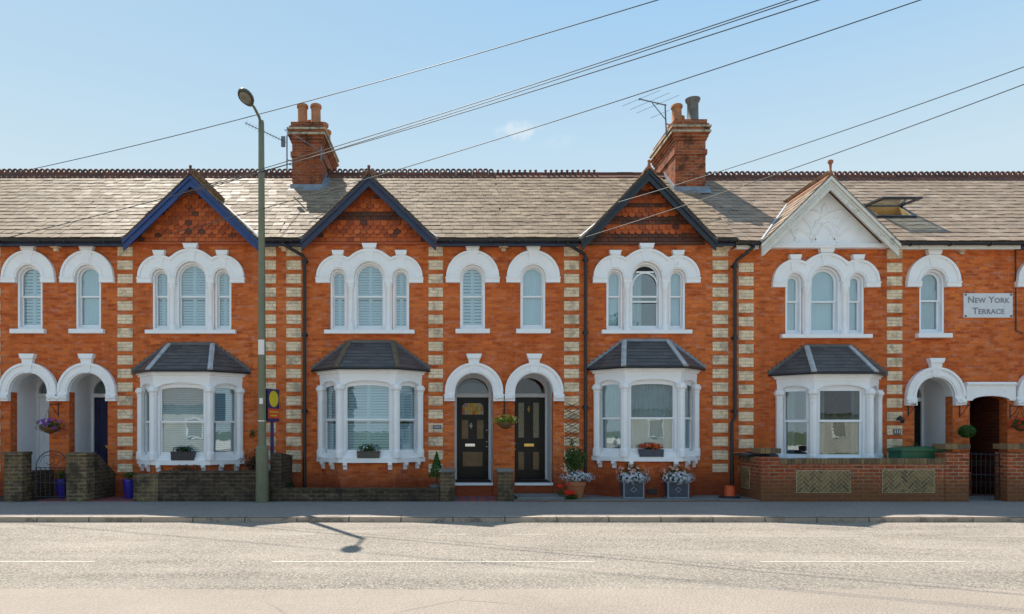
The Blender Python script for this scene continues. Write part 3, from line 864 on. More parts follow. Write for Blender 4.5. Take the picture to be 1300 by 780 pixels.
def gable(house, gx, dz, board, infill, dark=0, smat='slate', ridge='crest', zadd=0.0, seed=1, fin=True):
    z0 = ZE+dz; za = GZ+dz+zadd
    gt = (za-z0)/GH
    yl = -.34
    # bargeboards
    for sg in (-1, 1):
        b = MB()
        def bp(o0, o1, y0, y1, ext=.03):
            # strip parallel to slope between vertical offsets o0 (top) and o1 (below)
            xf = GH+ext
            b.prism([(gx, za-o1), (gx, za-o0), (gx+sg*xf, za-o0-xf*gt), (gx+sg*xf, za-o1-xf*gt)], y0, y1)
        if infill != 'plaster':
            bp(.02, .25, yl, yl+.05); bp(.02, .10, yl-.03, yl-.001, .05); bp(.17, .27, yl-.015, yl-.001, .02)
            # saw-tooth edge
            n = 30
            for i in range(n):
                x = (i+.5)/n*GH; zt_ = za-.245-x*gt
                b.prism([(gx+sg*(x-.02), zt_+.02), (gx+sg*(x+.02), zt_+.02-.02*gt), (gx+sg*(x+.012), zt_-.035), (gx+sg*(x-.012), zt_-.035+.02*gt)], yl-.010, yl+.03)
        else:
            bp(.0, .29, yl, yl+.05, .06); bp(.0, .08, yl-.045, yl-.001, .08); bp(.20, .305, yl-.025, yl-.001, .04); bp(.12, .15, yl-.015, yl-.001, .05)
            n = 26
            for i in range(n):
                x = (i+.5)/n*GH; zt_ = za-.255-x*gt
                b.prism([(gx+sg*(x-.014), zt_+.03), (gx+sg*(x+.014), zt_+.03-.02*gt), (gx+sg*(x+.014), zt_-.0), (gx+sg*(x-.014), zt_-.0+.02*gt)], yl-.04, yl-.024)
        b.build('bargeboard', M[board], house)
    # soffit behind boards
    so = MB()
    for sg in (-1, 1):
        so.prism([(gx, za-.06), (gx, za-.03), (gx+sg*GH, za-.03-GH*gt), (gx+sg*GH, za-.06-GH*gt)], yl+.051, -.0)
    so.build('soffit', M['timber' if infill != 'plaster' else 'cream'], house)
    if infill == 'plaster':
        p = MB(); hw = GH-.16
        p.prism([(gx-hw, z0-.02), (gx+hw, z0-.02), (gx, z0-.02+hw*gt)], -.08, -.003)
        pl = p.build('gable_panel', M['white'], house)
        q = MB()
        q.box(gx-GH+.05, gx+GH-.05, -.16, -.002, z0-.10, z0-.0)
        for i in range(46):
            x = gx-1.36+i*.0605; q.box(x, x+.03, -.175, -.161, z0-.06, z0-.03)
        for (cx_, cz_, r, a0, a1) in [(.42, .0, .75, 1.0, PI-.02), (-.42, .0, .75, .02, PI-1.0), (.28, 0, .5, PI*.55, PI-.02), (-.28, 0, .5, .02, PI*.45),
                                      (1.15, -.1, .95, PI*.62, PI-.1), (-1.15, -.1, .95, .1, PI*.38), (.62, -.05, .35, PI*.5, PI-.1), (-.62, -.05, .35, .1, PI*.5), (1.25, -.05, .6, PI*.62, PI-.1), (-1.25, -.05, .6, .1, PI*.38)]:
            pts = []
            for i in range(15):
                a = a0+(a1-a0)*i/14; x = cx_+r*math.cos(a); z = cz_+r*math.sin(a)
                if z < .02 or z > (hw-abs(x))*gt-.12: continue
                pts.append((gx+x, -.083, z0+.02+z))
            if len(pts) > 2: q.tube(pts, .03, 6)
        q.tube([(gx-.06, -.085, z0+.55), (gx-.05, -.085, z0+.82), (gx, -.085, z0+.93), (gx+.05, -.085, z0+.82), (gx+.06, -.085, z0+.55)], .018, 6)
        q.build('plaster_ribs', M['white'], pl)
    else:
        gable_tiles(house, gx, dz, dark)
        lg = MB(); lg.box(gx-GH+.12, gx+GH-.12, -.07, -.002, z0-.075, z0-.015); lg.build('tile_ledge', M['tilehang_dark' if dark == 2 else 'tilehang'], house)
    # slates of the two little slopes
    rnd = random.Random(seed)
    m = MB()
    for sg in (-1, 1):
        sl = math.sqrt(GH*GH+(za-z0)**2)
        V = Vector((-sg*GH/sl, 0, (za-z0)/sl)); U = Vector((0, 1, 0)); O = Vector((gx+sg*(GH+.03), yl-.04, z0-.03*gt+.01))
        Nn = Vector((sg*(za-z0)/sl, 0, GH/sl))
        def keep(p, cu, cv, za=za, z0=z0):
            zm = z0+TP*(p.y-YE)
            return zm < p.z+.10 and cv < sl+.02
        slate_plane(m, O, U, V, Nn, 2.6, sl+.03, .24, .28, keep, rnd)
        # deck
        m.add([(gx+sg*(GH+.02), yl, z0), (gx, yl, za+.0), (gx, (za-z0)/TP+YE, za), (gx+sg*(GH+.02), YE, z0),
               (gx+sg*(GH+.02), yl, z0-.03), (gx, yl, za-.03), (gx, (za-z0)/TP+YE, za-.03), (gx+sg*(GH+.02), YE, z0-.03)],
              [(0, 1, 2, 3), (7, 6, 5, 4), (0, 4, 5, 1), (1, 5, 6, 2), (2, 6, 7, 3), (3, 7, 4, 0)])
    gr = m.build('gable_roof', M[smat], house)
    # valleys
    for sg in (-1, 1):
        v = MB(); a = Vector((gx+sg*(GH+.06), YE-.03, z0+.012)); b_ = Vector((gx, (za-z0)/TP+YE, za+.03))
        v.tube([a, b_], .04, 6)
        v.build('valley_flashing', M['leadpale'], gr)
    # ridge tiles of the gable
    rt = MB(); y = yl-.05; ye = (za-z0)/TP+YE
    while y < ye:
        e = min(y+.3, ye+.02)
        rt.prism([(-.13, -.09), (0, .03), (.13, -.09), (.13, -.06), (0, .065), (-.13, -.06)], y+.003, e-.003, mp=lambda u, v, w: (gx+u, w, za+.01+v))
        for k in range(3):
            rt.box(gx-.015, gx+.015, y+.02+k*.1, y+.07+k*.1, za+.05, za+.12)
        y += .3
    rt.build('gable_ridge', M[ridge], gr)
    if fin:
        f = MB()
        if infill == 'plaster':
            f.tube([(gx, yl-.0, za+.02), (gx, yl, za+.10), (gx, yl, za+.14), (gx, yl, za+.26)], [.06, .04, .025, .03], 8)
            f.ball((gx, yl, za+.32), .055, .045, .065); f.box(gx-.05, gx+.05, yl-.03, yl+.03, za+.30, za+.36)
        else:
            f.tube([(gx, yl, za-.0), (gx, yl, za+.08), (gx, yl, za+.12), (gx, yl, za+.20), (gx, yl, za+.22)], [.06, .045, .03, .035, .01], 8)
        f.build('finial', M[ridge], gr, smooth=True)
    return gr

# ------------------------------------------------------------------ chimney
def chimney(house, x0, x1, y0, y1, dz, pots, grime=0):
    zb, zt = 7.3, 9.58
    m = MB()
    m.box(x0, x1, y0, y1, zb, 9.25+dz)
    m.box(x0-.035, x1+.035, y0-.035, y1+.035, 8.80+dz, 8.93+dz)
    m.box(x0-.03, x1+.03, y0-.03, y1+.03, 9.18+dz, 9.25+dz+.002)
    m.box(x0-.06, x1+.06, y0-.06, y1+.06, 9.252+dz, 9.33+dz)
    m.box(x0-.09, x1+.09, y0-.09, y1+.09, 9.331+dz, 9.36+dz)
    m.box(x0-.09, x1+.09, y0-.09, y1+.09, 9.41+dz, 9.49+dz)
    m.box(x0-.07, x1+.07, y0-.07, y1+.07, 9.54+dz, 9.60+dz)
    m.box(x0-.03, x1+.03, y0-.03, y1+.03, 9.601+dz, 9.72+dz)
    c = m.build('chimney', M['brick_chim'], house)
    s = MB(); s.box(x0-.115, x1+.115, y0-.115, y1+.115, 9.361+dz, 9.409+dz); s.box(x0-.12, x1+.12, y0-.12, y1+.12, 9.491+dz, 9.539+dz)
    s.build('string_course', M['stone'], c)
    fl = MB()
    # lead apron following the roof in front and at the sides
    zf = ZE+dz+TP*(y0-YE)
    fl.box(x0-.05, x1+.05, y0-.022, y0+.0, zf-.0, zf+.12)
    for xx in (x0-.022, x1+.001):
        fl.prism([(y0, zf-.0), (YR, ZR+dz), (YR, ZR+dz+.14), (y0, zf+.14)], xx, xx+.021, mp=lambda u, v, w: (w, u, v))
    Nn = Vector((0, -SP, CP)); 
    a = Vector((0, y0, zf))
    d = Vector((0, CP, SP))
    q = [a-d*.16+Nn*.035, a+d*.02+Nn*.035]
    fl.add([(x0-.07, q[0].y, q[0].z), (x1+.10, q[0].y, q[0].z), (x1+.10, q[1].y, q[1].z), (x0-.07, q[1].y, q[1].z),
            (x0-.07, q[0].y, q[0].z-.03), (x1+.10, q[0].y, q[0].z-.03), (x1+.10, q[1].y, q[1].z-.03), (x0-.07, q[1].y, q[1].z-.03)],
           [(0, 1, 2, 3), (4, 7, 6, 5), (0, 4, 5, 1), (1, 5, 6, 2), (2, 6, 7, 3), (3, 7, 4, 0)])
    e2 = Vector((0, YR-.02, ZR+dz))
    fl.add([(x1+.02, q[1].y, q[1].z), (x1+.13, q[1].y, q[1].z), (x1+.13, e2.y, e2.z+.04), (x1+.02, e2.y, e2.z+.04),
            (x1+.02, q[1].y, q[1].z-.03), (x1+.13, q[1].y, q[1].z-.03), (x1+.13, e2.y, e2.z+.01), (x1+.02, e2.y, e2.z+.01)],
           [(0, 1, 2, 3), (4, 7, 6, 5), (0, 4, 5, 1), (1, 5, 6, 2), (2, 6, 7, 3), (3, 7, 4, 0)])
    fl.build('lead_flashing', M['lead'], c)
    zp = 9.70+dz
    for (px_, py_, h, kind) in pots:
        p = MB()
        if kind == 'cowl':
            p.lathe([(.165, 0), (.165, .08), (.15, .10), (.145, h-.12), (.19, h-.05), (.20, h), (.16, h)], (px_, py_, zp), 16)
            p.build('chimney_pot', M['potgrey'], c, smooth=True)
        elif kind == 'squat':
            p.lathe([(.13, 0), (.13, h), (.10, h)], (px_, py_, zp), 14); p.build('chimney_pot', M['pot'], c, smooth=True)
        else:
            p.lathe([(.15, 0), (.15, .04), (.135, .06), (.125, h-.10), (.155, h-.08), (.155, h-.02), (.14, h), (.11, h)], (px_, py_, zp), 16)
            p.build('chimney_pot', M['pot'], c, smooth=True)
    return c

def quoins(house, pxa, pxb, dz=0, top=314, n=17, skip=0):
    m = MB(); x0, x1 = PX(pxa), PX(pxb)
    for i in range(skip, n):
        zt_ = PZ(top)+dz-i*.3127
        m.box(x0, x1, -.016, -.001, zt_-.215, zt_)
    return m.build('quoin', M['buff'], house)
def corbel(house, pxc, dz=0):
    m = MB(); x = PX(pxc); z = 5.87+dz
    m.box(x-.13, x+.13, -.20, -.001, z-.075, z); m.box(x-.105, x+.105, -.14, -.0015, z-.15, z-.076); m.box(x-.05, x+.05, -.08, -.002, z-.225, z-.151)
    m.build('corbel', M['buff'], house)
def downpipe(house, pxt, px, ytop, ybot, jog=None, dz=0):
    x0, x = PX(pxt), PX(px); zt_ = 5.85+dz; zn = PZ(ytop); zb = PZ(ybot)
    m = MB()
    pts = [(x0, -.285, zt_-.03), (x0, -.285, zt_-.10), (x0+(x-x0)*.5, -.20, (zt_-.1+zn)/2+.02), (x-(.03 if x > x0 else -.03), -.09, zn+.07), (x, -.075, zn)]
    if jog: pts += [(x, -.075, PZ(jog[1])+.06), (PX(jog[0]), -.075, PZ(jog[1])-.06), (PX(jog[0]), -.075, zb)]
    else: pts += [(x, -.075, zb)]
    m.tube(pts, .037, 10)
    for zz in (zn-.05, (zn*2+zb)/3, (zn+2*zb)/3):
        xx = PX(jog[0]) if jog and zz < PZ(jog[1]) else x
        m.tube([(xx, -.075, zz-.05), (xx, -.075, zz+.05)], .052, 10); m.box(xx-.075, xx+.075, -.04, -.001, zz-.02, zz+.02)
    m.build('downpipe', M['gutter'], house, smooth=True)

# ------------------------------------------------------------------ the house
def house(spec):
    xl, xr = PX(spec['l']), PX(spec['r'])
    gx = spec['gx']; dz = spec.get('dz', 0.0)
    rz = spec.get('rz', 0.0)
    H = thing('terraced_house', spec['label'], 'house', (xl, 0, 0), 'brick houses of the terrace')
    tc = PX(spec['tri']); dc = PX(spec['door']); uc = PX(spec['up'])
    zs = PZ(352.5)+dz; sb_t = PZ(419.5)+dz; sb_u = PZ(418.4)+dz
    holes = []
    k = 1/55.0
    # triple
    tri = [(tc-39.5*k, 10.5*k), (tc, 19.5*k), (tc+39.5*k, 10.5*k)]
    for c, h in tri: holes.append(arched(c-h, c+h, sb_t, zs))
    holes.append(arched(uc-15.9*k, uc+15.9*k, sb_u, zs))
    zsd = 2.405+dz
    dop = arched(dc-.445, dc+.445, .02, zsd); holes.append(dop)
    bc = spec['bay']; bdz = spec['bdz']
    holes.append(rect(bc-1.0, bc+1.0, .9+bdz, 2.6+bdz))
    if spec.get('passage'):
        pa, pb = PX(spec['passage'][0]), PX(spec['passage'][1])
        holes.append(arched(pa, pb, .02, PZ(509), PZ(503)-PZ(509)))
    zt_ = ZE+rz-.03
    zadd = spec.get('zadd', 0)
    outer = [(xl+.002, -.3), (xr-.002, -.3), (xr-.002, zt_+.12), (gx+GH+.02, zt_+.12), (gx+GH-.10, zt_+.13)] if False else \
        [(xl+.0004, -.3), (xr-.0004, -.3), (xr-.0004, zt_), (gx+GH-.04, zt_), (gx, GZ+rz+zadd-.10), (gx-GH+.04, zt_), (xl+.0004, zt_)]
    w = MB(); w.prism(outer, 0, WT, holes)
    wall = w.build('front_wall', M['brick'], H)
    # plinth
    pm = MB(); segs = []
    cuts = [(dc-.445, dc+.445)]+([(PX(spec['passage'][0]), PX(spec['passage'][1]))] if spec.get('passage') else [])
    cuts.sort(); a = xl+.0004
    for c0, c1 in cuts+[(xr-.0004, None)]:
        pm.box(a, c0-.0, -.03, -.001, -.2, .52); pm.box(a, c0, -.045, -.002, .521, .56)
        a = c1
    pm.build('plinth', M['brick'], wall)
    # shell
    sh = MB()
    prof = [(WT+.002, -.3), (7.1, -.3), (7.1, ZE+rz-.05), (YR, ZR+rz-.06), (WT+.002, ZE+rz-.06+TP*(WT-YE))]
    for x in (xl+.003, xr-.103):
        sh.prism(prof, x, x+.10, mp=lambda u, v, w_: (w_, u, v))
    sh.box(xl+.104, xr-.104, 7.0, 7.1, -.3, ZE+rz-.05)
    shell = sh.build('side_wall', M['brick'], H)
    inn = MB(); inn.box(xl+.11, xr-.11, 3.6, 3.7, 0, 5.8+rz)
    inn.box(dc-.445-.14 if dc < gx else dc-.445-.14, dc-.445-.035, WT+.01, 3.59, .1, 3.05) ; inn.box(dc+.445+.035, dc+.445+.14, WT+.01, 3.59, .1, 3.05)
    inn.build('room_wall', M['room'], shell)
    fl = MB(); fl.box(xl+.12, xr-.12, WT+.004, 6.9, 3.06+rz, 3.2+rz); fl.box(xl+.12, xr-.12, WT+.004, 6.9, 5.72+rz, 5.78+rz); fl.box(xl+.12, xr-.12, 1.2, 6.9, .1, .3)
    fl.build('room_floor', M['room_floor'], shell)
    # main roof
    rnd = random.Random(spec['seed'])
    rm = MB(); z0 = ZE+rz
    O = Vector((xl, YE-.02, z0)); U = Vector((1, 0, 0)); V = Vector((0, CP, SP)); Nn = Vector((0, -SP, CP))
    vl = (YR-YE)/CP
    gtt = (GZ+zadd-ZE)/GH
    sk = spec.get('skylight')
    ch = spec.get('chim')
    def keep(p, cu, cv):
        if GZ+zadd+rz-abs(p.x-gx)*gtt > p.z+.06: return False
        if sk and sk[0] < p.x < sk[1] and sk[2] < cv < sk[3]: return False
        if ch and ch[0] < p.x < ch[1] and p.y > ch[2]: return False
        return True
    slate_plane(rm, O, U, V, Nn, xr-xl, vl+.02, .24, .24, keep, rnd)
    # deck: front as strips left/right of gable, and the whole rear slope
    yg = YE+(GZ+zadd-ZE)/TP
    def deck(poly):
        n_ = len(poly); t = [(x, y, z0-.012+TP*(y-YE)) for x, y in poly]; b_ = [(x, y, z-.035) for x, y, z in t]
        rm.add(t+b_, [tuple(range(n_)), tuple(reversed(range(n_, 2*n_)))]+[(i, (i+1) % n_, n_+(i+1) % n_, n_+i) for i in range(n_)])
    if sk:
        ya, yb = YE+sk[2]*CP, YE+sk[3]*CP
        deck([(xl, YE), (gx-GH, YE), (gx, yg), (gx, YR), (xl, YR)])
        deck([(gx, yg), (gx+(yb-yg)*0+.0001, yb+.3), (gx, YR)]) if False else None
        deck([(gx+GH*(yg-ya)/(yg-YE)*1.0, ya), (gx+GH, YE), (xr, YE), (xr, ya)])
        deck([(gx, yg), (gx+GH*(yg-ya)/(yg-YE), ya), (sk[0], ya), (sk[0], YR), (gx, YR)])
        deck([(sk[1], ya), (xr, ya), (xr, YR), (sk[1], YR)]); deck([(sk[0], yb), (sk[1], yb), (sk[1], YR), (sk[0], YR)])
    else:
        deck([(xl, YE), (gx-GH, YE), (gx, yg), (gx, YR), (xl, YR)]); deck([(gx, yg), (gx+GH, YE), (xr, YE), (xr, YR), (gx, YR)])
    rm.add([(xl, YR, ZR+rz), (xr, YR, ZR+rz), (xr, 7.3, ZE+rz-.1), (xl, 7.3, ZE+rz-.1), (xl, YR, ZR+rz-.05), (xr, YR, ZR+rz-.05), (xr, 7.3, ZE+rz-.15), (xl, 7.3, ZE+rz-.15)],
           [(0, 1, 2, 3), (7, 6, 5, 4), (0, 4, 5, 1), (1, 5, 6, 2), (2, 6, 7, 3), (3, 7, 4, 0)])
    roof = rm.build('roof', M[spec.get('slate', 'slate')], H)
    rc = MB()
    for (a_, b_, kind) in spec.get('crest', [(None, None, 'ring')]):
        ring_crest(rc, xl if a_ is None else a_, xr if b_ is None else b_, YR, ZR+rz+.02, kind, rnd)
    rc.build('ridge_tiles', M['crest'], roof)
    if ch: chimney(roof, *spec['chimney'])
    gable(H, gx, rz, spec['board'], spec['infill'], spec.get('dark', 0), spec.get('slate', 'slate'), spec.get('gridge', 'crest'), zadd, spec['seed'])
    # gutters + fascia
    gsp = [(xl+.005, gx-GH-.07), (gx+GH+.07, xr-.005)]
    for a_, b_ in gsp:
        gm = MB(); z = ZE+rz-.02
        pr = arc(0, 0, .062, PI, 2*PI, 8)+[(.062, .0), (.052, .0)]+list(reversed(arc(0, 0, .052, PI, 2*PI, 8)))[1:-1]+[(-.052, .0)]
        gm.prism(pr, a_, b_, mp=lambda u, v, w_: (w_, YE+.015+u, z+.0+v))
        x = a_+.3
        while x < b_:
            gm.box(x-.02, x+.02, YE-.05, YE+.075, z-.072, z-.0); x += .9
        gm.build('gutter', M['gutter'], H, smooth=False)
    for a_, b_ in gsp:
        fm = MB(); fm.box(a_, b_, YE+.078, YE+.10, ZE+rz-.15, ZE+rz-.0); fm.box(a_, b_, YE+.101, -.002, ZE+rz-.12, ZE+rz-.10)
        fm.build('fascia', M[spec.get('fascia', 'navy')], H)
    # triple window
    fr = spec.get('frame', 'white_gloss')
    mid = []
    zm_s, zm_c = PZ(spec.get('meet', 376))+dz, PZ(spec.get('meet', 376))+dz
    for i, (c, h) in enumerate(tri):
        ww = arched_window(H, c, h, sb_t, zs, zm_s, spec['tri_content'][i], fr, seed=i+3)
    pil = MB()
    for c in (tc-24.0*k, tc+24.0*k):
        z = sb_t
        m = MB(); m.lathe([(.085, 0), (.085, .11), (.072, .13), (.062, .15), (.062, zs-z-.30), (.075, zs-z-.28), (.075, zs-z-.25), (.092, zs-z-.19), (.092, zs-z-.13)], (c, -.025, z), 12)
        m.build('window_column', M['white'], wall, smooth=True)
        jb = MB(); jb.box(c-4.6*k, c+4.6*k, -.012, WT-.02, sb_t-.002, zs-.001); jb.build('mullion', M['white'], wall)
    surround(H, [(tc-39.8*k, 27.4*k), (tc, 35.6*k), (tc+39.8*k, 27.4*k)], zs, PZ(360)+dz, [(c, h-.003) for c, h in tri], keys=[(tc, PZ(310.5)+dz, PZ(333)+dz, .31), (tc-39.8*k, PZ(319.3)+dz, PZ(341)+dz, .25), (tc+39.8*k, PZ(319.3)+dz, PZ(341)+dz, .25)])
    s = MB(); s.box(tc-57*k, tc+57*k, -.13, -.001, PZ(424.6)+dz, sb_t-.002); s.build('window_sill', M['white'], H, bevel=.008)
    # single upper window
    arched_window(H, uc, 15.9*k, sb_u, zs, PZ(376)+dz, spec['up_content'], fr, seed=9)
    surround(H, [(uc, 33.4*k)], zs, PZ(359.6)+dz, [(uc, 15.9*k-.003)], keys=[(uc, PZ(313)+dz, PZ(335.5)+dz, .30)])
    s = MB(); s.box(uc-21.7*k, uc+21.7*k, -.13, -.001, PZ(424.2)+dz, sb_u-.002); s.build('window_sill', M['white'], H, bevel=.008)
    # door arch
    da = surround(H, [(dc, 36.8*k)], zsd, PZ(509.5)+dz, [(dc, .442)], base_h=.15, name='door_arch', keys=[(dc, PZ(450)+dz, PZ(474)+dz, .32)], proud=.09)
    cp = MB(); rr = random.Random(3)
    for sg in (-1, 1):
        for i in range(7):
            x = dc+sg*(.475+i*.031)
            cp.ball((x, -.132, PZ(505)+dz+rr.uniform(-.015, .015)), .022, .02, .045, 7, 5)
    cp.build('carved_capital', M['white'], da, smooth=True)
    front_door(H, dc, dz, spec['door_style'])
    bay(H, bc, bdz, spec['bay_content'], spec.get('roll', 'leadpale'), spec.get('bay_side', 'shutter'), spec.get('frame') == 'upvc', seed=spec['seed'], flash=spec.get('flash', 'lead'))
    for q in spec['quoins']: quoins(H, q[0], q[1], q[2] if len(q) > 2 else 0)
    for c_ in spec.get('corbels', []): corbel(H, c_, rz)
    return H

specs = [
 dict(l=-205, r=75.2, gx=-12.12, tri=-93, door=38, up=38, bay=-12.15, bdz=-.05, board='navy', infill='tile', seed=21, door_style='white',
      tri_content=['shutter']*3, up_content='halfshutter', bay_content='shutter', quoins=[(-18.5, .8), (-200, -182)], corbels=[73],
      label='house at the left edge of the terrace, white door behind an arched iron gate', meet=377),
 dict(l=75.2, r=357, gx=-5.93, tri=243.7, door=112.3, up=112.3, bay=-6.04, bdz=-.05, board='blue', infill='tile', seed=22, door_style='navy',
      tri_content=['shutter', 'shutter', 'shutter'], up_content='curtain', bay_content='blind', bay_side='blind', quoins=[(149.5, 168.7), (331, 350.5)], corbels=[],
      label='house with bright blue gable boards and a navy front door', flash='dark', fascia='navy'),
 dict(l=357, r=639.7, gx=-1.90, tri=469.5, door=601.6, up=599.9, bay=-1.895, bdz=0, board='navy', infill='tile', dark=1, seed=23, door_style='stained',
      tri_content=['shutter']*3, up_content='halfshutter', bay_content='shutter', roll='brownroll', quoins=[(363.6, 382.6), (544, 562.5)], corbels=[355+6, 639],
      label='house with dark navy gable boards and a stained glass black door', flash='dark',
      chim=(-4.30, -3.48, 2.45), chimney=(-4.28, -3.50, 2.45, 4.50, 0.0, [(-4.06, 2.72, .60, 'pot'), (-3.70, 2.72, .60, 'pot'), (-3.88, 3.05, .30, 'squat'), (-3.70, 3.75, .55, 'pot'), (-3.70, 4.22, .55, 'pot'), (-4.06, 3.9, .45, 'pot')])),
 dict(l=639.7, r=930, gx=4.43, tri=819.8, door=677.8, up=676.5, bay=4.45, bdz=.03, board='blackblue', infill='tile', dark=2, seed=24, door_style='glazed',
      tri_content=['curtain', 'open', 'curtain'], up_content='curtain', bay_content='net', bay_side='net', quoins=[(716, 735), (904.4, 924)], corbels=[922], zadd=.12, gridge='terra_orange',
      label='house with near black gable boards, flowers outside and tall glazed black door',
      crest=[(None, 2.5, 'nub'), (2.5, 4.1, 'nub'), (4.1, None, 'plain')],
      chim=(5.85, 6.69, 2.3), chimney=(5.87, 6.67, 2.3, 4.20, .0, [(5.99, 2.56, .52, 'pot'), (6.42, 2.56, .68, 'cowl'), (6.22, 3.0, .40, 'squat'), (6.25, 3.7, .5, 'pot')])),
 dict(l=930, r=1286, gx=8.53, tri=1047, door=1185, up=1183, bay=8.65, bdz=-.10, board='cream', infill='plaster', dz=-.10, rz=-.07, seed=25, door_style='dark', frame='upvc', zadd=.03,
      tri_content=['curtain', 'curtain', 'curtain'], up_content='greyblind', bay_content='drape', bay_side='drape', quoins=[(937.5, 956.3, -.3127*1.22+.02), (1125.5, 1145, -.05)], corbels=[1219],
      label='house with white plaster gable, plastic windows and an arched side passage', slate='slate_red', gridge='terra_orange', flash='dark', fascia='cream', meet=377,
      skylight=(10.25, 11.25, 1.42, 2.18), passage=(1231, 1279)),
 dict(l=1286, r=1578, gx=16.05, tri=1458, door=1324, up=1322, bay=15.95, bdz=-.10, board='navy', infill='tile', dz=-.10, rz=-.07, seed=26, door_style='dark',
      tri_content=['curtain']*3, up_content='curtain', bay_content='net', bay_side='net', quoins=[(1363, 1382, -.05), (1552, 1571, -.05)], slate='slate_red',
      label='house cut by the right edge of the terrace, red flowers beside its arch'),
]
HS = [house(s) for s in specs]
downpipe(HS[2], 363, 387.5, 330, 618)
downpipe(HS[3], 718, 742.7, 328, 612)
downpipe(HS[4], 950, 931.6, 336, 616, jog=(927.5, 533), dz=-.07)
# white lintel over the passage
m = MB(); xa, xb = PX(1223.5), PX(1286)-.004
pa, pb = PX(1231), PX(1279); zt_, zsg = PZ(489), PZ(509)
rise = PZ(503)-PZ(509)
out = [(xa, zsg-.0), (pa, zsg)]+list(reversed(arc((pa+pb)/2, zsg, (pb-pa)/2, 0, PI, 12, rise/((pb-pa)/2))))+[(pb, zsg), (xb, zsg), (xb, zt_), (xa, zt_)]
m.prism(out, -.09, -.001); m.box(xa, xb, -.135, -.0015, zt_+.0005, zt_+.035); m.box(xa, xb, -.11, -.002, zt_+.036, zt_+.062)
m.build('passage_lintel', M['white'], HS[4])
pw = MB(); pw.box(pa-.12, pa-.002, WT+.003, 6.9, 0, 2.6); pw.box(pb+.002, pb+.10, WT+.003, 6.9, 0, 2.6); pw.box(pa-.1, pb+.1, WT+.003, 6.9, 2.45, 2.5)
pw.build('passage_wall', M['brick_passage_shade'], HS[4])
# open roof window
sx0, sx1, v0, v1 = 10.25, 11.25, 1.42, 2.18
def rp(v, n=0): return (YE+v*CP-n*SP, ZE-.07+v*SP+n*CP)
sk = MB()
def roofbox(mb, xa, xb, va, vb, na, nb):
    vs = []
    for x in (xa, xb):
        for v in (va, vb):
            for n_ in (na, nb):
                y, z = rp(v, n_); vs.append((x, y, z))
    mb.add(vs, [(0, 1, 3, 2), (4, 6, 7, 5), (0, 4, 5, 1), (2, 3, 7, 6), (0, 2, 6, 4), (1, 5, 7, 3)])
roofbox(sk, sx0, sx0+.07, v0, v1, -.12, .07); roofbox(sk, sx1-.07, sx1, v0, v1, -.12, .07); roofbox(sk, sx0+.071, sx1-.071, v0, v0+.07, -.12, .07); roofbox(sk, sx0+.071, sx1-.071, v1-.07, v1, -.12, .07)
roofobj = [c for c in HS[4].children if c.name.startswith('roof')][0]
so = sk.build('roof_window', M['blackblue'], roofobj)
wd = MB(); roofbox(wd, sx0+.072, sx0+.10, v0+.07, v1-.07, -.3, .06); roofbox(wd, sx1-.10, sx1-.072, v0+.07, v1-.07, -.3, .06); roofbox(wd, sx0+.101, sx1-.101, v0+.071, v0+.09, -.3, .06); roofbox(wd, sx0+.101, sx1-.101, v1-.09, v1-.071, -.3, .06)
wd.build('pine_lining', simple('pine_lining', (.62, .40, .18), .5, .1, 8), so)
# the sash stands open, hinged high up
sash = MB(); pv = rp(1.92, .08); ang = math.radians(4)
def sb_(u, w0, xa, xb, t0, t1): 
    vs = []
    for x in (xa, xb):
        for u_ in (u, w0):
            for t in (t0, t1):
                vs.append((x, pv[0]+u_*math.cos(ang)-t*math.sin(ang), pv[1]+.08+u_*math.sin(ang)+t*math.cos(ang)))
    sash.add(vs, [(0, 1, 3, 2), (4, 6, 7, 5), (0, 4, 5, 1), (2, 3, 7, 6), (0, 2, 6, 4), (1, 5, 7, 3)])
sb_(-.62, -.54, sx0+.02, sx1-.02, 0, .05); sb_(.20, .28, sx0+.02, sx1-.02, 0, .05); sb_(-.539, .199, sx0+.02, sx0+.10, 0, .05); sb_(-.539, .199, sx1-.10, sx1-.02, 0, .05)
sash.build('open_sash', M['blackblue'], so)
pn = MB(); pn.add([(x, pv[0]+u_*math.cos(ang), pv[1]+.08+u_*math.sin(ang)+t) for x in (sx0+.08, sx1-.08) for u_ in (-.55, .21) for t in (.02, .03)], [(0, 1, 3, 2), (4, 6, 7, 5), (0, 4, 5, 1), (2, 3, 7, 6), (0, 2, 6, 4), (1, 5, 7, 3)])
pn.build('roof_window_glass', M['glass'], so)
# wall cable, air brick
m = MB(); m.tube([(PX(1288.5), -.02, PZ(312)), (PX(1289), -.02, PZ(420)), (PX(1297), -.02, PZ(424))], .012, 6); m.build('wall_cable', M['cable'], HS[5])
m = MB(); m.box(PX(821.5, 15.4), PX(834, 15.4), -PR_ if False else -.60, -.56, .10, .22); 
ab = m.build('air_brick', M['iron'], HS[3])
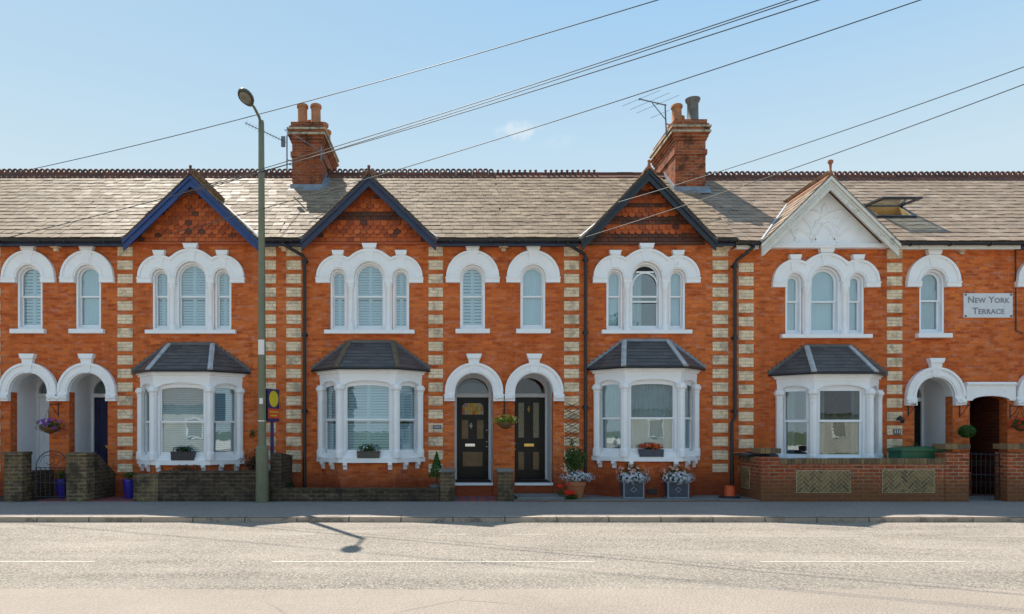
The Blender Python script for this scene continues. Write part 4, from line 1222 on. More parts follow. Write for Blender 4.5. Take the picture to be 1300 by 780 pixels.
# trellis wires on H3
# ------------------------------------------------------------------ plaques
x0, x1, z0, z1 = PX(1222.3), PX(1284.3), PZ(403.8), PZ(372.8)
pq = thing('terrace_name_plaque', 'white name plaque reading New York Terrace on the upper wall', 'sign', ((x0+x1)/2, 0, z0))
m = MB(); m.box(x0, x1, -.035, -.001, z0, z1); m.build('plaque', M['sign'], pq, bevel=.005)
xm = (x0+x1)/2
text('New York', .205, M['sign_letter'], 'lettering', pq, (xm, -.037, z1-.16), small_caps=True, bold=.004)
text('Terrace', .205, M['sign_letter'], 'lettering', pq, (xm, -.037, z1-.415), small_caps=True, bold=.004)
m = MB()
for x in (x0+.04, x1-.04):
    for z in (z0+.035, z1-.035): m.tube([(x, -.03, z), (x, -.045, z)], .025, 10)
m.build('fixing_screw', M['plate'], pq)
def number_plate(px, py, w, h, label, digits=None):
    x, z = PX(px), PZ(py)
    t = thing('house_number_plate', label, 'number plate', (x, -.016, z))
    m = MB(); m.box(x-w/2, x+w/2, -.035, -.017, z-h/2, z+h/2); m.build('plate', M['plate'], t, bevel=.004)
    if digits: text(digits, h*.85, M['letter_white'], 'digits', t, (x, -.037, z), ext=.002, bold=.002)
    else:
        m = MB(); m.box(x-w/2+.03, x+w/2-.03, -.040, -.0355, z-h/2+.02, z+h/2-.02); m.build('raised_panel', M['plaque_pale'], t)
number_plate(555, 542.5, .19, .085, 'small dark number plate on a buff block left of the stained glass door')
number_plate(1138, 548.5, .17, .12, 'small black number plate below the black wall lamp', '111')

# ------------------------------------------------------------------ ground
def noise_col(nt, vec, scale):
    n = N(nt, 'TexNoise'); n.inputs['Scale'].default_value = scale; n.inputs['Detail'].default_value = 5; L(nt, vec, n.inputs['Vector'])
    return n.outputs['Color']
def groundmat(name, c, scale, rough=.9, kind='asphalt'):
    m, nt, b, out = newmat(name)
    p = pos(nt)
    v = N(nt, 'TexVoronoi'); v.inputs['Scale'].default_value = scale; L(nt, p, v.inputs['Vector'])
    bw = N(nt, 'RGBToBW'); L(nt, v.outputs['Color'], bw.inputs[0])
    stone = ramp(nt, bw.outputs[0], [(.1, [x*.55 for x in c]), (.5, c), (.9, [min(1, x*1.35) for x in c])])
    edge = ramp(nt, v.outputs['Distance'], [(.35, (0, 0, 0)), (.75, (.85, .85, .85))])
    o = mixc(nt, edge, stone, [x*.35 for x in c])
    mp = N(nt, 'Mapping'); L(nt, p, mp.inputs[0]); mp.inputs['Scale'].default_value = (.25, 1.2, 1)
    n2 = noise(nt, mp.outputs[0], 1.4, 6, .65)
    o = mixc(nt, ramp(nt, n2, [(.35, (0, 0, 0)), (.7, (.5, .5, .5))]), o, [x*1.25 for x in c] if kind == 'road' else [x*.7 for x in c])
    if kind == 'road':
        # smoother, pinker strip nearest the far kerb and faint repair seams
        sp = N(nt, 'SeparateXYZ'); L(nt, p, sp.inputs[0])
        yy = math_(nt, 'ADD', sp.outputs[1], math_(nt, 'MULTIPLY', noise(nt, p, 1.5, 3), .16))
        st = math_(nt, 'LESS_THAN', yy, -8.82)
        n5 = noise(nt, p, 60, 4, .7)
        o = mixc(nt, math_(nt, 'MULTIPLY', st, .8), o, ramp(nt, n5, [(.3, (.25, .205, .17)), (.7, (.38, .32, .265))]))
        band = ramp(nt, math_(nt, 'ABSOLUTE', math_(nt, 'ADD', yy, 8.35)), [(.1, (.42, .42, .42)), (.5, (0, 0, 0))])
        n6 = noise(nt, p, 22, 5, .8)
        o = mixc(nt, mixc(nt, 1.0, band, ramp(nt, n6, [(.45, (0, 0, 0)), (.56, (1, 1, 1))]), 'MULTIPLY'), o, (.13, .12, .10))
    ck = N(nt, 'TexVoronoi', feature='DISTANCE_TO_EDGE'); ck.inputs['Scale'].default_value = .27
    wob = mixc(nt, .16, p, noise_col(nt, p, 1.7), 'ADD')
    L(nt, wob, ck.inputs['Vector'])
    line = ramp(nt, ck.outputs['Distance'], [(.001, (.5, .5, .5)), (.005, (0, 0, 0))])
    msk = ramp(nt, noise(nt, p, .35, 3), [(.52, (0, 0, 0)), (.6, (1, 1, 1))])
    o = mixc(nt, mixc(nt, 1.0, line, msk, 'MULTIPLY'), o, [x*.3 for x in c])
    big = noise(nt, p, .5, 4, .6)
    o = mixc(nt, .35, o, ramp(nt, big, [(.3, (.36, .36, .36)), (.7, (.62, .62, .62))]), 'OVERLAY')
    L(nt, o, b.inputs['Base Color']); b.inputs['Roughness'].default_value = rough
    b.inputs['Specular IOR Level'].default_value = .3
    bump(nt, b, math_(nt, 'SUBTRACT', 1.0, v.outputs['Distance']), .7 if kind == 'road' else .35, .012 if kind == 'road' else .006)
    return m
M['road'] = groundmat('worn_pale_asphalt', (.315, .272, .228), 38, kind='road')
M['pave'] = groundmat('smooth_grey_asphalt', (.37, .325, .295), 110, kind='pave')
M['concrete'] = simple('weathered_concrete', (.20, .195, .18), .9, .2, 4, bmp=.3, dirt=(2.0, .50, (.10, .10, .085)))
M['kerbmat'] = brickmat('concrete_kerb', (.40, .32, .245), (.33, .27, .21), (.08, .07, .06), bw=.915, rh=5, ms=.012, dark=(.16, .13, .10))
M['oppave'] = simple('pale_concrete_paving', (.55, .52, .47), .9, .1, 3)  # unseen paving opposite, made paler to bounce light onto the house fronts
M['earth'] = simple('garden_earth', (.055, .042, .028), .95, .3, 5, bmp=.4)
M['grassy'] = simple('rough_grass_ground', (.06, .085, .03), .95, .3, .5)
M['paint'] = simple('worn_road_paint', (.44, .40, .345), .85, .12, 14, dirt=(7, .47, (.36, .32, .27)))
def sheet(name, x0, x1, y0, y1, z, mat, n=1):
    m = MB(); m.add([(x0, y0, z), (x1, y0, z), (x1, y1, z), (x0, y1, z)], [(0, 1, 2, 3)])
    return structure(m.build(name, M[mat], None, recalc=False))
sheet('ground', -400, 400, -400, 400, -.14, 'grassy')
sheet('road', -120, 120, -11.0, -3.79, -.09, 'road')
m = MB(); m.box(-120, 120, -3.655, -1.17, -.13, 0); structure(m.build('pavement', M['pave'], None))
m = MB(); m.prism([(-3.81, -.13), (-3.658, -.13), (-3.658, .002), (-3.79, .002), (-3.805, -.012)], -120, 120, mp=lambda u, v, w: (w, u, v)); structure(m.build('kerb', M['kerbmat'], None))
m = MB(); m.box(-120, 120, -22, -11.16, -.13, 0); structure(m.build('opposite_pavement', M['oppave'], None))
m = MB(); m.box(-120, 120, -11.15, -11.005, -.13, .002); structure(m.build('opposite_kerb', M['kerbmat'], None))
# forecourts
m = MB(); m.box(PX(-205), PX(357), -1.165, -.001, -.1, .004); structure(m.build('front_garden_ground', M['earth'], None))
m = MB(); m.box(PX(357), PX(577, 15), -1.165, -.001, -.1, .004); structure(m.build('front_garden_soil', M['earth'], None))
m = MB(); m.box(PX(652, 14.9), PX(967, 14.85), -1.165, -.001, -.1, .03); structure(m.build('concrete_forecourt', M['concrete'], None, bevel=.01))
m = MB(); m.box(PX(652, 14.9), PX(967, 14.85), -1.20, -1.167, -.05, .02); structure(m.build('forecourt_edging', M['brick_red'], None))
m = MB(); m.box(PX(967, 14.85)+.01, PX(1600), -1.165, -.001, -.1, .01); structure(m.build('right_garden_ground', M['concrete'], None))
m = MB(); m.box(1.38, 2.40, -1.10, -.046, .031, .075); structure(m.build('doorstep_slab', M['concrete'], None, bevel=.01))
# tiled paths
def tilemat():
    m, nt, b, out = newmat('quarry_tile_path')
    mp = N(nt, 'Mapping'); L(nt, pos(nt), mp.inputs[0]); mp.inputs['Rotation'].default_value = (0, 0, PI/4)
    ck = N(nt, 'TexChecker'); L(nt, mp.outputs[0], ck.inputs[0]); ck.inputs['Scale'].default_value = 6.6
    ck.inputs[1].default_value = (.36, .07, .05, 1); ck.inputs[2].default_value = (.07, .075, .11, 1)
    n = noise(nt, pos(nt), 12, 5, .7)
    o = mixc(nt, .5, ck.outputs[0], ramp(nt, n, [(.3, (.3, .3, .3)), (.7, (.75, .75, .75))]), 'OVERLAY')
    L(nt, o, b.inputs['Base Color']); b.inputs['Roughness'].default_value = .55
    return m
M['tiles'] = tilemat()
for (xa, xb) in ((PX(577.5, 14.9), PX(632, 14.9)), (PX(36, 14.6), PX(84, 14.75)), (PX(110, 14.8), PX(170, 14.9))):
    m = MB(); m.box(xa, xb, -1.168, -.047, -.1, .012); structure(m.build('tiled_path', M['tiles'], None))
# road markings
m = MB()
def mark(pxa, pxb, py, w):
    d = 1.65*F/(py-HY); y = d-16
    m.add([(PX(pxa, d), y-w/2, -.0875), (PX(pxb, d), y-w/2, -.0875), (PX(pxb, d), y+w/2, -.0875), (PX(pxa, d), y+w/2, -.0875)], [(0, 1, 2, 3)])
for a, b_ in ((-60, 120), (345, 755), (965, 1225), (1300, 1450)): mark(a, b_, 714.5, .07)
for a, b_ in ((150, 170), (345, 400), (550, 592), (650, 695), (850, 900), (950, 1105), (1210, 1340)): mark(a, b_, 679.5 if a < 900 else 682, .06)
structure(m.build('road_markings', M['paint'], None, recalc=False))

# ------------------------------------------------------------------ garden walls and piers
def pier(pxa, pxb, pyt, d, label, mat='brick_pier', depth=.34, cap=True, cope=None, group=None):
    x0, x1 = PX(pxa, d), PX(pxb, d); y0 = d-16; zt_ = PZ(pyt, d)
    t = thing('brick_pier', label, 'pier', ((x0+x1)/2, y0+depth/2, 0), group)
    m = MB(); m.box(x0, x1, y0, y0+depth, -.02, zt_-(.07 if cap else 0)-(.11 if cope else 0)); m.build('shaft', M[mat], t, bevel=.006)
    if cope:
        m = MB(); w = (x1-x0+.04)/4
        for i in range(4): m.box(x0-.02+i*w+.004, x0-.02+(i+1)*w-.004, y0-.025, y0+depth+.02, zt_-.109, zt_)
        m.build('coping', M['cope'], t)
    elif cap:
        m = MB(); m.box(x0-.015, x1+.015, y0-.015, y0+depth+.015, zt_-.069, zt_); m.build('coping', M['concrete' if cap == 2 else mat], t, bevel=.012)
    return t
pier(5, 28, 574, 14.75, 'weathered pier at the left end beside the arched iron gate', cap=True, group='brick piers along the pavement')
pier(84, 110, 575, 14.8, 'weathered pier between the two leftmost path entrances', group='brick piers along the pavement')
pier(169, 201, 603, 14.85, 'low weathered pier at the left end of the wall under the blue gabled house', cap=False, group='brick piers along the pavement')
pier(558.5, 577.5, 596, 14.9, 'small brick pier left of the tiled path to the stained glass door', cap=2, group='brick piers along the pavement')
pier(632, 651.5, 595.5, 14.9, 'small brick pier between the two black front doors', cap=2, group='brick piers along the pavement')
def gwall(name, label, x0, x1, y0, y1, zt, mat, coping=None, alongy=False, group=None, slope=None):
    t = thing(name, label, 'garden wall', ((x0+x1)/2, (y0+y1)/2, 0), group)
    m = MB(); ch = .11 if coping == 'brick' else (.05 if coping else 0)
    if slope is not None:
        m.prism([(y0, -.02), (y1, -.02), (y1, slope), (y0, zt)], x0, x1, mp=lambda u, v, w: (w, u, v))
    else: m.box(x0, x1, y0, y1, -.02, zt-ch)
    b = m.build('wall', M[mat], t)
    if coping == 'brick':
        m = MB(); L_ = (y1-y0) if alongy else (x1-x0); n = max(1, int(L_/.078)); s = L_/n; rr = random.Random(4)
        for i in range(n):
            a, e = i*s+.004, (i+1)*s-.004; j = rr.uniform(-.004, .004)
            if alongy: m.box(x0-.02+j, x1+.02+j, y0+a, y0+e, zt-ch+.001, zt+j)
            else: m.box(x0+a, x0+e, y0-.02+j, y1+.02+j, zt-ch+.001, zt+j)
        m.build('coping', M['cope'], t)
    elif coping:
        m = MB(); m.box(x0-.0, x1+.0, y0-.02, y1+.02, zt-ch+.001, zt); m.build('coping', M[coping], t, bevel=.01)
    return t
DW = 'walls running back from the pavement'
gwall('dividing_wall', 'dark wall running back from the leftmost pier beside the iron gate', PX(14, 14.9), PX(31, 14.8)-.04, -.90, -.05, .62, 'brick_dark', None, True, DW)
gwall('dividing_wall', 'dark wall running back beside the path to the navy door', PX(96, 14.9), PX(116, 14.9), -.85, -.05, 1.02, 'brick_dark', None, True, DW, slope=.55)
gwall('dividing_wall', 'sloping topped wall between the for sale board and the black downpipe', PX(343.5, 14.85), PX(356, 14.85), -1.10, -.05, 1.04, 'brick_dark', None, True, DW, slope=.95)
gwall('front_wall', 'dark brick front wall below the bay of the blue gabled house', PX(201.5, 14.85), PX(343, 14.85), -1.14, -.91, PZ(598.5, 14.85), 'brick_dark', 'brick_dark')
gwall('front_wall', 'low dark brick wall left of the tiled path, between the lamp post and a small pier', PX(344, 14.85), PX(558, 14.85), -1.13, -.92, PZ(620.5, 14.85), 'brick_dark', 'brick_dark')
# red walls at the right
x_p0, x_p1 = PX(966, 14.8), PX(990, 14.8)
pier(966, 990, 569.5, 14.8, 'red corner pier beside the concrete forecourt with the orange cone', 'brick_red', .36, cope=True, group='red brick piers of the right hand garden')
pier(1200, 1230, 564, 14.8, 'red pier on the left of the black iron gate', 'brick_red', .36, cope=True, group='red brick piers of the right hand garden')
pier(1279, 1308, 564, 14.8, 'red pier on the right of the black iron gate', 'brick_red', .36, cope=True, group='red brick piers of the right hand garden')
zfw = PZ(582.5, 14.8)
W1 = gwall('front_wall', 'red brick garden wall with two buff herringbone panels', x_p1+.003, PX(1200, 14.8)-.003, -1.19, -.97, zfw, 'brick_red', 'brick')
W2 = gwall('side_wall', 'red brick side wall with one herringbone panel next to the orange cone', x_p0+.01, x_p0+.23, -.838, -.05, .94, 'brick_red', 'brick', True)
W3 = gwall('front_wall', 'red brick garden wall right of the iron gate at the picture edge', PX(1308, 14.8)+.003, PX(1600, 14.8), -1.19, -.97, zfw, 'brick_red', 'brick')
def herring(parent, u0, u1, z0, z1, mp):
    m = MB(); m.prism(rect(u0, u1, z0, z1), -.004, .0, mp=mp); pn = m.build('herringbone_panel', M['mortar'], parent)
    b = MB(); bl, bw_ = .20, .0667
    s = math.sqrt(.5)
    def clip(poly):
        def cl(P, ax, lim, sg):
            o = []
            for i in range(len(P)):
                a, c = P[i], P[(i+1) % len(P)]
                ia, ic = sg*(a[ax]-lim) >= 0, sg*(c[ax]-lim) >= 0
                if ia: o.append(a)
                if ia != ic:
                    t = (lim-a[ax])/(c[ax]-a[ax]); o.append((a[0]+(c[0]-a[0])*t, a[1]+(c[1]-a[1])*t))
            return o
        for ax, lim, sg in ((0, u0+.01, 1), (0, u1-.01, -1), (1, z0+.01, 1), (1, z1-.01, -1)):
            if poly: poly = cl(poly, ax, lim, sg)
        return poly
    um, zm = (u0+u1)/2, (z0+z1)/2
    g = bw_
    cells = []
    for y in range(-24, 24):
        for k in range(-8, 8):
            cells.append(((y+6*k)*g, y*g, 3*g, g)); cells.append((y*g, (y-5+6*k)*g, g, 3*g))
    for (a, c, w, h) in cells:
        q = .0065
        poly = [(a+q, c+q), (a+w-q, c+q), (a+w-q, c+h-q), (a+q, c+h-q)]
        rot = clip([(um+(p[0]-p[1])*s, zm+(p[0]+p[1])*s) for p in poly])
        if len(rot) > 2:
            ar = abs(sum(rot[k][0]*rot[(k+1) % len(rot)][1]-rot[(k+1) % len(rot)][0]*rot[k][1] for k in range(len(rot))))/2
            if ar > 2e-4: b.prism(rot, -.012, -.0045, mp=mp)
    b.build('herringbone_bricks', M['buffbrick'], pn)
mpw = lambda u, v, w: (u, -1.19+w, v)
herring(W1, PX(1010.8, 14.81), PX(1080, 14.81), PZ(626, 14.81), PZ(597.5, 14.81), mpw)
herring(W1, PX(1120, 14.81), PX(1187, 14.81), PZ(626, 14.81), PZ(596.5, 14.81), mpw)
herring(W2, -.62, -.18, .22, .70, lambda u, v, w: (x_p0+.01+w, -u-.80, v))
def iron_gate(x0, x1, y, label, plain, hinge=0.0):
    t = thing('iron_gate', label, 'gate', (x0, y, 0))
    m = MB(); w = x1-x0
    ca, sa = math.cos(hinge), math.sin(hinge)
    Pm = lambda u, z: (x1-(w-u)*ca if hinge else x0+u, y+((w-u)*sa if hinge else 0), z)
    h = 1.0 if plain else .72
    for z in (.10, h*.55, h-.0):
        m.tube([Pm(.01, z), Pm(w-.01, z)], .010, 6)
    n = 9 if plain else 7
    for i in range(n+1):
        u = .01+(w-.02)*i/n; m.tube([Pm(u, .08), Pm(u, h+(.0 if not plain else .04))], .009 if 0 < i < n else .014, 6)
    fr = m.build('gate_frame', M['iron'], t)
    m = MB()
    if plain:
        for i in range(n):
            u = .01+(w-.02)*(i+.5)/n
            m.tube([Pm(u+.03*math.cos(a/8*2*PI), .80+.06*math.sin(a/8*2*PI)) for a in range(9)], .005, 5)
            m.tube([Pm(u+.03*math.cos(a/8*2*PI), .35+.06*math.sin(a/8*2*PI)) for a in range(9)], .005, 5)
        bk = MB()
    else:
        m.tube([Pm(w/2+w/2*.98*math.cos(PI*i/14), h+.36*math.sin(PI*i/14)) for i in range(15)], .010, 6)
        for s in (-1, 1):
            m.tube([Pm(w/2+s*(.05+.13*(1-k/14))*math.cos(k*.45)+s*.08, h+.14+(.05+.10*(1-k/14))*math.sin(k*.45)) for k in range(14)], .006, 5)
    m.build('gate_scrolls', M['iron'], t)
iron_gate(PX(1232, 14.85), PX(1277, 14.85), -1.0, 'black iron gate standing open in front of the dark passage', True, .55)
iron_gate(PX(38, 14.7), PX(83, 14.75), -1.10, 'arched wrought iron gate with scrolls in front of the white door', False)

# ------------------------------------------------------------------ street lamp
LX, LY = -4.05, -1.28
lamp = thing('street_lamp', 'tall grey green street lamp with stickers on its post', 'street lamp', (LX, LY, 0))
m = MB(); m.lathe([(.135, 0), (.135, .03), (.130, 1.12), (.125, 1.16), (.10, 1.19), (.09, 1.21)], (LX, LY, 0), 20); m.build('base', M['pole'], lamp, smooth=True)
m = MB(); m.box(LX-.05, LX+.05, LY-.139, LY-.125, .30, .85); m.build('access_door', M['pole'], lamp, bevel=.004)
m = MB(); m.tube([(LX, LY, 1.2), (LX-.01, LY, 5), (LX-.02, LY, 8.05), (LX-.02, LY, 8.10)], [.084, .073, .060, .050], 18); m.build('pole', M['pole'], lamp, smooth=True)
m = MB(); m.tube([(LX-.02, LY, 8.0), (LX-.03, LY-.12, 8.12), (LX-.05, LY-.40, 8.19), (LX-.07, LY-.62, 8.19)], [.035, .03, .027, .027], 10); m.build('arm', M['pole'], lamp, smooth=True)
hc = (LX-.09, LY-.84, 8.19)
m = MB(); m.ball(hc, .150, .29, .09, 18, 12)
for i, v in enumerate(m.v):
    x, y, z = v; t = (y-hc[1])/.30
    s = 1-.35*max(0, t)**2
    if z < hc[2]-.035: z = hc[2]-.035
    m.v[i] = (hc[0]+(x-hc[0])*s, y, z+.10*(-t)*.35)
hd = m.build('lamp_head', M['lamp_body'], lamp, smooth=True)
m = MB(); m.ball((hc[0], hc[1]-.05, hc[2]-.035), .105, .19, .05, 16, 8)
for i, v in enumerate(m.v):
    t = (v[1]-hc[1])/.30; m.v[i] = (v[0], v[1], v[2]+.10*(-t)*.35)
m.build('lens', M['lamp_glass'], hd, smooth=True)
def band(z0, z1, r, mat, name, a0=-2.6, a1=-.7):
    m = MB(); n = 8; vs = []
    for k in range(n+1):
        a = a0+(a1-a0)*k/n
        for z in (z0, z1):
            for rr in (r, r+.003): vs.append((LX-.004+rr*math.cos(a), LY+rr*math.sin(a), z))
    fs = []
    for k in range(n):
        o = k*4; fs += [(o+1, o+5, o+7, o+3), (o, o+2, o+6, o+4), (o, o+4, o+5, o+1), (o+2, o+3, o+7, o+6)]
    m.add(vs, fs); return m.build(name, mat, lamp)
band(PZ(450, 14.6), PZ(431, 14.6), .079, M['letter_white'], 'sticker'); band(PZ(513, 14.6), PZ(505.5, 14.6), .082, M['letter_white'], 'sticker', -2.0, -1.1)
band(PZ(535, 14.6), PZ(534, 14.6), .084, M['chrome'], 'strap', -3.1, .0)

# for-sale board
bx, by = PX(341.6, 14.95), -.80
es = thing('estate_board', 'purple agent board with yellow oval and red panel, half hidden by the street lamp', 'sign board', (bx, by, 0))
m = MB(); m.box(bx-.03, bx+.03, by-.03, by+.03, 0, PZ(500, 15)); m.build('post', M['purple'], es)
an = math.radians(77); ux, uy = math.cos(an), math.sin(an)
cxm, cym = bx+.0, by-.02
mpb = lambda u, v, w: (cxm+ux*u+uy*w, cym-uy*u*1.0+0+ux*w*1.0 if False else cym-uy*u-ux*w*-1*0+w*ux*-1, v)
def bmap(u, v, w):  # u along the board, w toward the viewer side (camera is to the right)
    return (cxm+ux*u+uy*w, cym+uy*u-ux*w, v)
zb0, zb1 = PZ(535.5, 14.95), PZ(493.5, 14.95)
m = MB(); m.prism(rect(-.26, .26, zb0, zb1), .032, .044, mp=bmap); m.prism(rect(-.26, .26, zb0, zb1), -.044, -.032, mp=bmap); bd = m.build('board', M['purple'], es)
ym = zb0+(zb1-zb0)*.70
m = MB(); m.prism(arc(.0, ym, .21, 0, 2*PI, 24, .85)[:-1], .0445, .047, mp=bmap); m.build('oval', M['yellow'], bd)
m = MB(); m.prism(rect(-.25, .25, zb0+(zb1-zb0)*.10, zb0+(zb1-zb0)*.40), .0445, .047, mp=bmap); rd = m.build('red_panel', M['redp'], bd)
m = MB()
for k, (a, b_) in enumerate(((-.19, .19), (-.16, .16))):
    z = zb0+(zb1-zb0)*(.30-.11*k); x = a
    while x < b_:
        wd_ = R.choice((.03, .05, .07)); m.prism(rect(x, min(x+wd_, b_+.02), z-.016, z+.016), .0475, .049, mp=bmap); x += wd_+.014
m.build('lettering', M['yellow'], bd)

# ------------------------------------------------------------------ aerials
def yagi(mb, a, b, n, el, up, r=.008):
    a, b = Vector(a), Vector(b); mb.tube([a, b], r*1.3, 6)
    up = Vector(up)
    for i in range(n):
        p = a+(b-a)*(i+.5)/n; l = el*(1-.3*i/n)
        mb.tube([p-up*l/2, p+up*l/2], r*.55, 5)
d = 18.3
ta = thing('tv_aerial', 'tv aerial on a mast left of the left hand chimney', 'aerial', (PX(364.3, d), d-16, 8.4), None)
m = MB(); m.tube([(PX(364.3, d), d-16, PZ(216, d)), (PX(364.3, d), d-16, PZ(172, d))], .018, 8); m.tube([(PX(364.3, d), d-16, PZ(203, d)), (PX(372, d), d-15.85, PZ(203, d))], .012, 6); m.tube([(PX(364.3, d), d-16, PZ(208, d)), (PX(372, d), d-15.85, PZ(208, d))], .012, 6); m.build('mast', M['alu'], ta)
m = MB(); yagi(m, (PX(314, d-1), d-17.2, PZ(160.5, d-1)), (PX(363, d), d-16.02, PZ(181, d)), 14, .16, (.15, .3, .9)); m.prism(rect(PX(358, d), PX(363, d), PZ(188, d), PZ(175, d)), d-16.1, d-16.05); m.build('antenna', M['alu'], ta)
ta2 = thing('tv_aerial', 'slanting tv aerial crossing the front of the left hand chimney', 'aerial', (PX(407, d), 2.3, 8.6))
m = MB(); yagi(m, (PX(361, 17.9), 1.9, PZ(164.5, 17.9)), (PX(407, 18.2), 2.25, PZ(191, 18.2)), 10, .14, (.1, .5, .8)); m.tube([(PX(407, 18.2), 2.28, PZ(203, 18.2)), (PX(407, 18.2), 2.28, PZ(185, 18.2))], .02, 8); m.tube([(PX(407, 18.2), 2.28, PZ(198, 18.2)), (PX(407, 18.2), 2.46, PZ(198, 18.2))], .014, 6)
m.build('antenna', M['alu'], ta2)
d = 18.6
ta3 = thing('tv_aerial', 'tv aerial with long thin rods on the right hand chimney', 'aerial', (PX(845, d), d-16, 8.8))
m = MB(); m.tube([(PX(846, d), d-16, PZ(172, d)), (PX(844.3, d), d-16, PZ(132.5, d))], .02, 8); m.tube([(PX(828, d), d-16, PZ(131, d)), (PX(845, d), d-16, PZ(152, d))], .012, 6); m.tube([(PX(845.5, d), d-16, PZ(157, d)), (PX(852, d), d-15.9, PZ(157, d))], .014, 6); m.build('mast', M['alu'], ta3)
m = MB(); m.tube([(PX(812, d), d-16, PZ(126, d)), (PX(846, d), d-16, PZ(134, d))], .016, 6)
for (xa, ya, xb, yb) in ((790, 135, 838, 115), (800, 139.5, 850, 118), (808, 144, 862, 121), (826, 150, 850, 140)):
    m.tube([(PX(xa, d-.4), d-16.4, PZ(ya, d-.4)), (PX(xb, d+.4), d-15.6, PZ(yb, d+.4))], .005, 5)
m.ball((PX(812, d), d-16, PZ(126, d)), .03); m.ball((PX(835, d), d-16, PZ(131.5, d)), .03)
m.build('antenna', M['alu'], ta3)

# ------------------------------------------------------------------ overhead cables and pole
PP = Vector((16.7, -11.8, 9.3))
tp = thing('telegraph_pole', 'wooden telegraph pole across the road carrying the overhead cables', 'utility pole', (16.7, -11.8, 0))
m = MB(); m.tube([(16.7, -11.8, -.05), (16.7, -11.8, 9.6)], [.16, .11], 14); m.build('pole', M['polewood'], tp, smooth=True)
m = MB(); m.box(16.3, 17.1, -11.85, -11.75, 9.15, 9.25); m.build('crossarm', M['polewood'], tp)
CG = 'overhead cables'
def cable(px, py, d, off, sag, label, r=.0075):
    a = Vector((PX(px, d), d-16, PZ(py, d))); b = PP+Vector((off, 0, 0))
    pts = []
    for i in range(41):
        t = i/40; p = a.lerp(b, t); p.z -= sag*4*t*(1-t); pts.append(p)
    m = MB(); m.tube(pts, r, 6)
    o = m.build('overhead_cable', M['cable'], None, origin=a, smooth=True); tag(o, label, 'cable', CG)
cable(-150, 252, 18.4, -.35, .76, 'uppermost cable, crossing the sky above the left chimney')
cable(222, 247, 15.6, -.2, .28, 'highest cable of the bundle of three passing the left chimney')
cable(224, 251, 15.6, -.1, .26, 'middle cable of the bundle of three passing the left chimney')
cable(0, 304, 15.55, .0, .52, 'lowest cable of the bundle of three, running on across the left roof')
cable(216, 297, 15.6, .1, .44, 'cable crossing the navy gable and the sky between the two chimneys')
cable(785, 257, 15.5, .25, .44, 'cable leaving the left slope of the near black gable')
cable(744, 301, 15.55, .35, .40, 'cable leaving the foot of the near black gable and crossing its tiles')

# ------------------------------------------------------------------ plants
def blob(c, r, shell=.5):
    c = Vector(c)
    def fn():
        d = Vector((R.gauss(0, 1), R.gauss(0, 1), R.gauss(0, 1))).normalized()
        q = R.uniform(shell, 1)
        return (c.x+d.x*r[0]*q, c.y+d.y*r[1]*q, c.z+d.z*r[2]*q), d
    return fn
def flower_mesh(c, r, n, size, top=False):
    m = MB()
    for _ in range(n):
        d = Vector((R.gauss(0, 1), R.gauss(0, 1)-.4, R.gauss(0, 1)+(.8 if top else .2))).normalized()
        q = R.uniform(.85, 1.08); p = Vector((c[0]+d.x*r[0]*q, c[1]+d.y*r[1]*q, c[2]+d.z*r[2]*q))
        for k in range(5):
            a = 2*PI*k/5+R.random()
            t = Vector((d.y, -d.x, .01)).normalized() if abs(d.z) < .98 else Vector((1, 0, 0)); s = d.cross(t)
            u = t*math.cos(a)+s*math.sin(a); w = d.cross(u)
            o = len(m.v); sz = size*R.uniform(.8, 1.2)
            m.v += [tuple(p), tuple(p+u*sz*.6+w*sz*.3+d*sz*.15), tuple(p+u*sz), tuple(p+u*sz*.6-w*sz*.3+d*sz*.15)]; m.f.append((o, o+1, o+2, o+3))
    return m
# conifer in grey pot
cx_, cy_ = PX(555.5, 15.3), -.70
t = thing('potted_conifer', 'clipped cone shaped conifer in a grey pot', 'potted plant', (cx_, cy_, 0))
zb, zt_ = PZ(606, 15.3), PZ(573, 15.3)
m = MB(); m.lathe([(.12, 0), (.15, .25), (.16, .27), (.16, .30), (.14, .30)], (cx_-.02, cy_, .02), 14)
for i in range(4): pass
m.build('pot', M['greypot'], t, smooth=True)
m = MB()
def conefn():
    q = R.random()**.7; z = zt_-(zt_-zb)*q; r_ = .185*q*R.uniform(.7, 1.05); a = R.uniform(0, 2*PI)
    return (cx_-.02+r_*math.cos(a), cy_+r_*math.sin(a), z), (math.cos(a), math.sin(a), .6)
m.leaves(conefn, 1100, .045); m.build('foliage', M['conifer'], t, recalc=False)
m = MB(); m.tube([(cx_-.02, cy_, .28), (cx_-.02, cy_, zt_-.1)], [.02, .006], 6); m.build('trunk', M['bark'], t)
# terracotta pot
cx_, cy_ = PX(730.5, 15.35), -.66
t = thing('flower_pot', 'large terracotta pot of white flowers with a rose bush, under the trellis', 'potted plant', (cx_, cy_, .03))
m = MB(); m.lathe([(.155, 0), (.205, .27), (.225, .275), (.23, .36), (.20, .36), (.19, .33)], (cx_, cy_, .031), 20); m.build('pot', M['terra'], t, smooth=True)
m = MB(); m.leaves(blob((cx_+.05, cy_, .50), (.33, .2, .10), .3), 500, .045); m.build('foliage', M['leafgrey'], t, recalc=False)
flower_mesh((cx_+.05, cy_, .49), (.38, .22, .12), 170, .024).build('white_flowers', M['fl_white'], t, recalc=False)
m = MB(); m.leaves(blob((cx_-.02, cy_+.1, .86), (.24, .18, .32), .2), 1200, .065); m.leaves(blob((cx_+.22, cy_+.2, .92), (.14, .1, .16), .2), 90, .05); m.leaves(blob((cx_-.05, cy_+.2, 1.22), (.08, .06, .16), .2), 60, .05)
m.build('rose_leaves', M['leaf'], t, recalc=False)
m = MB()
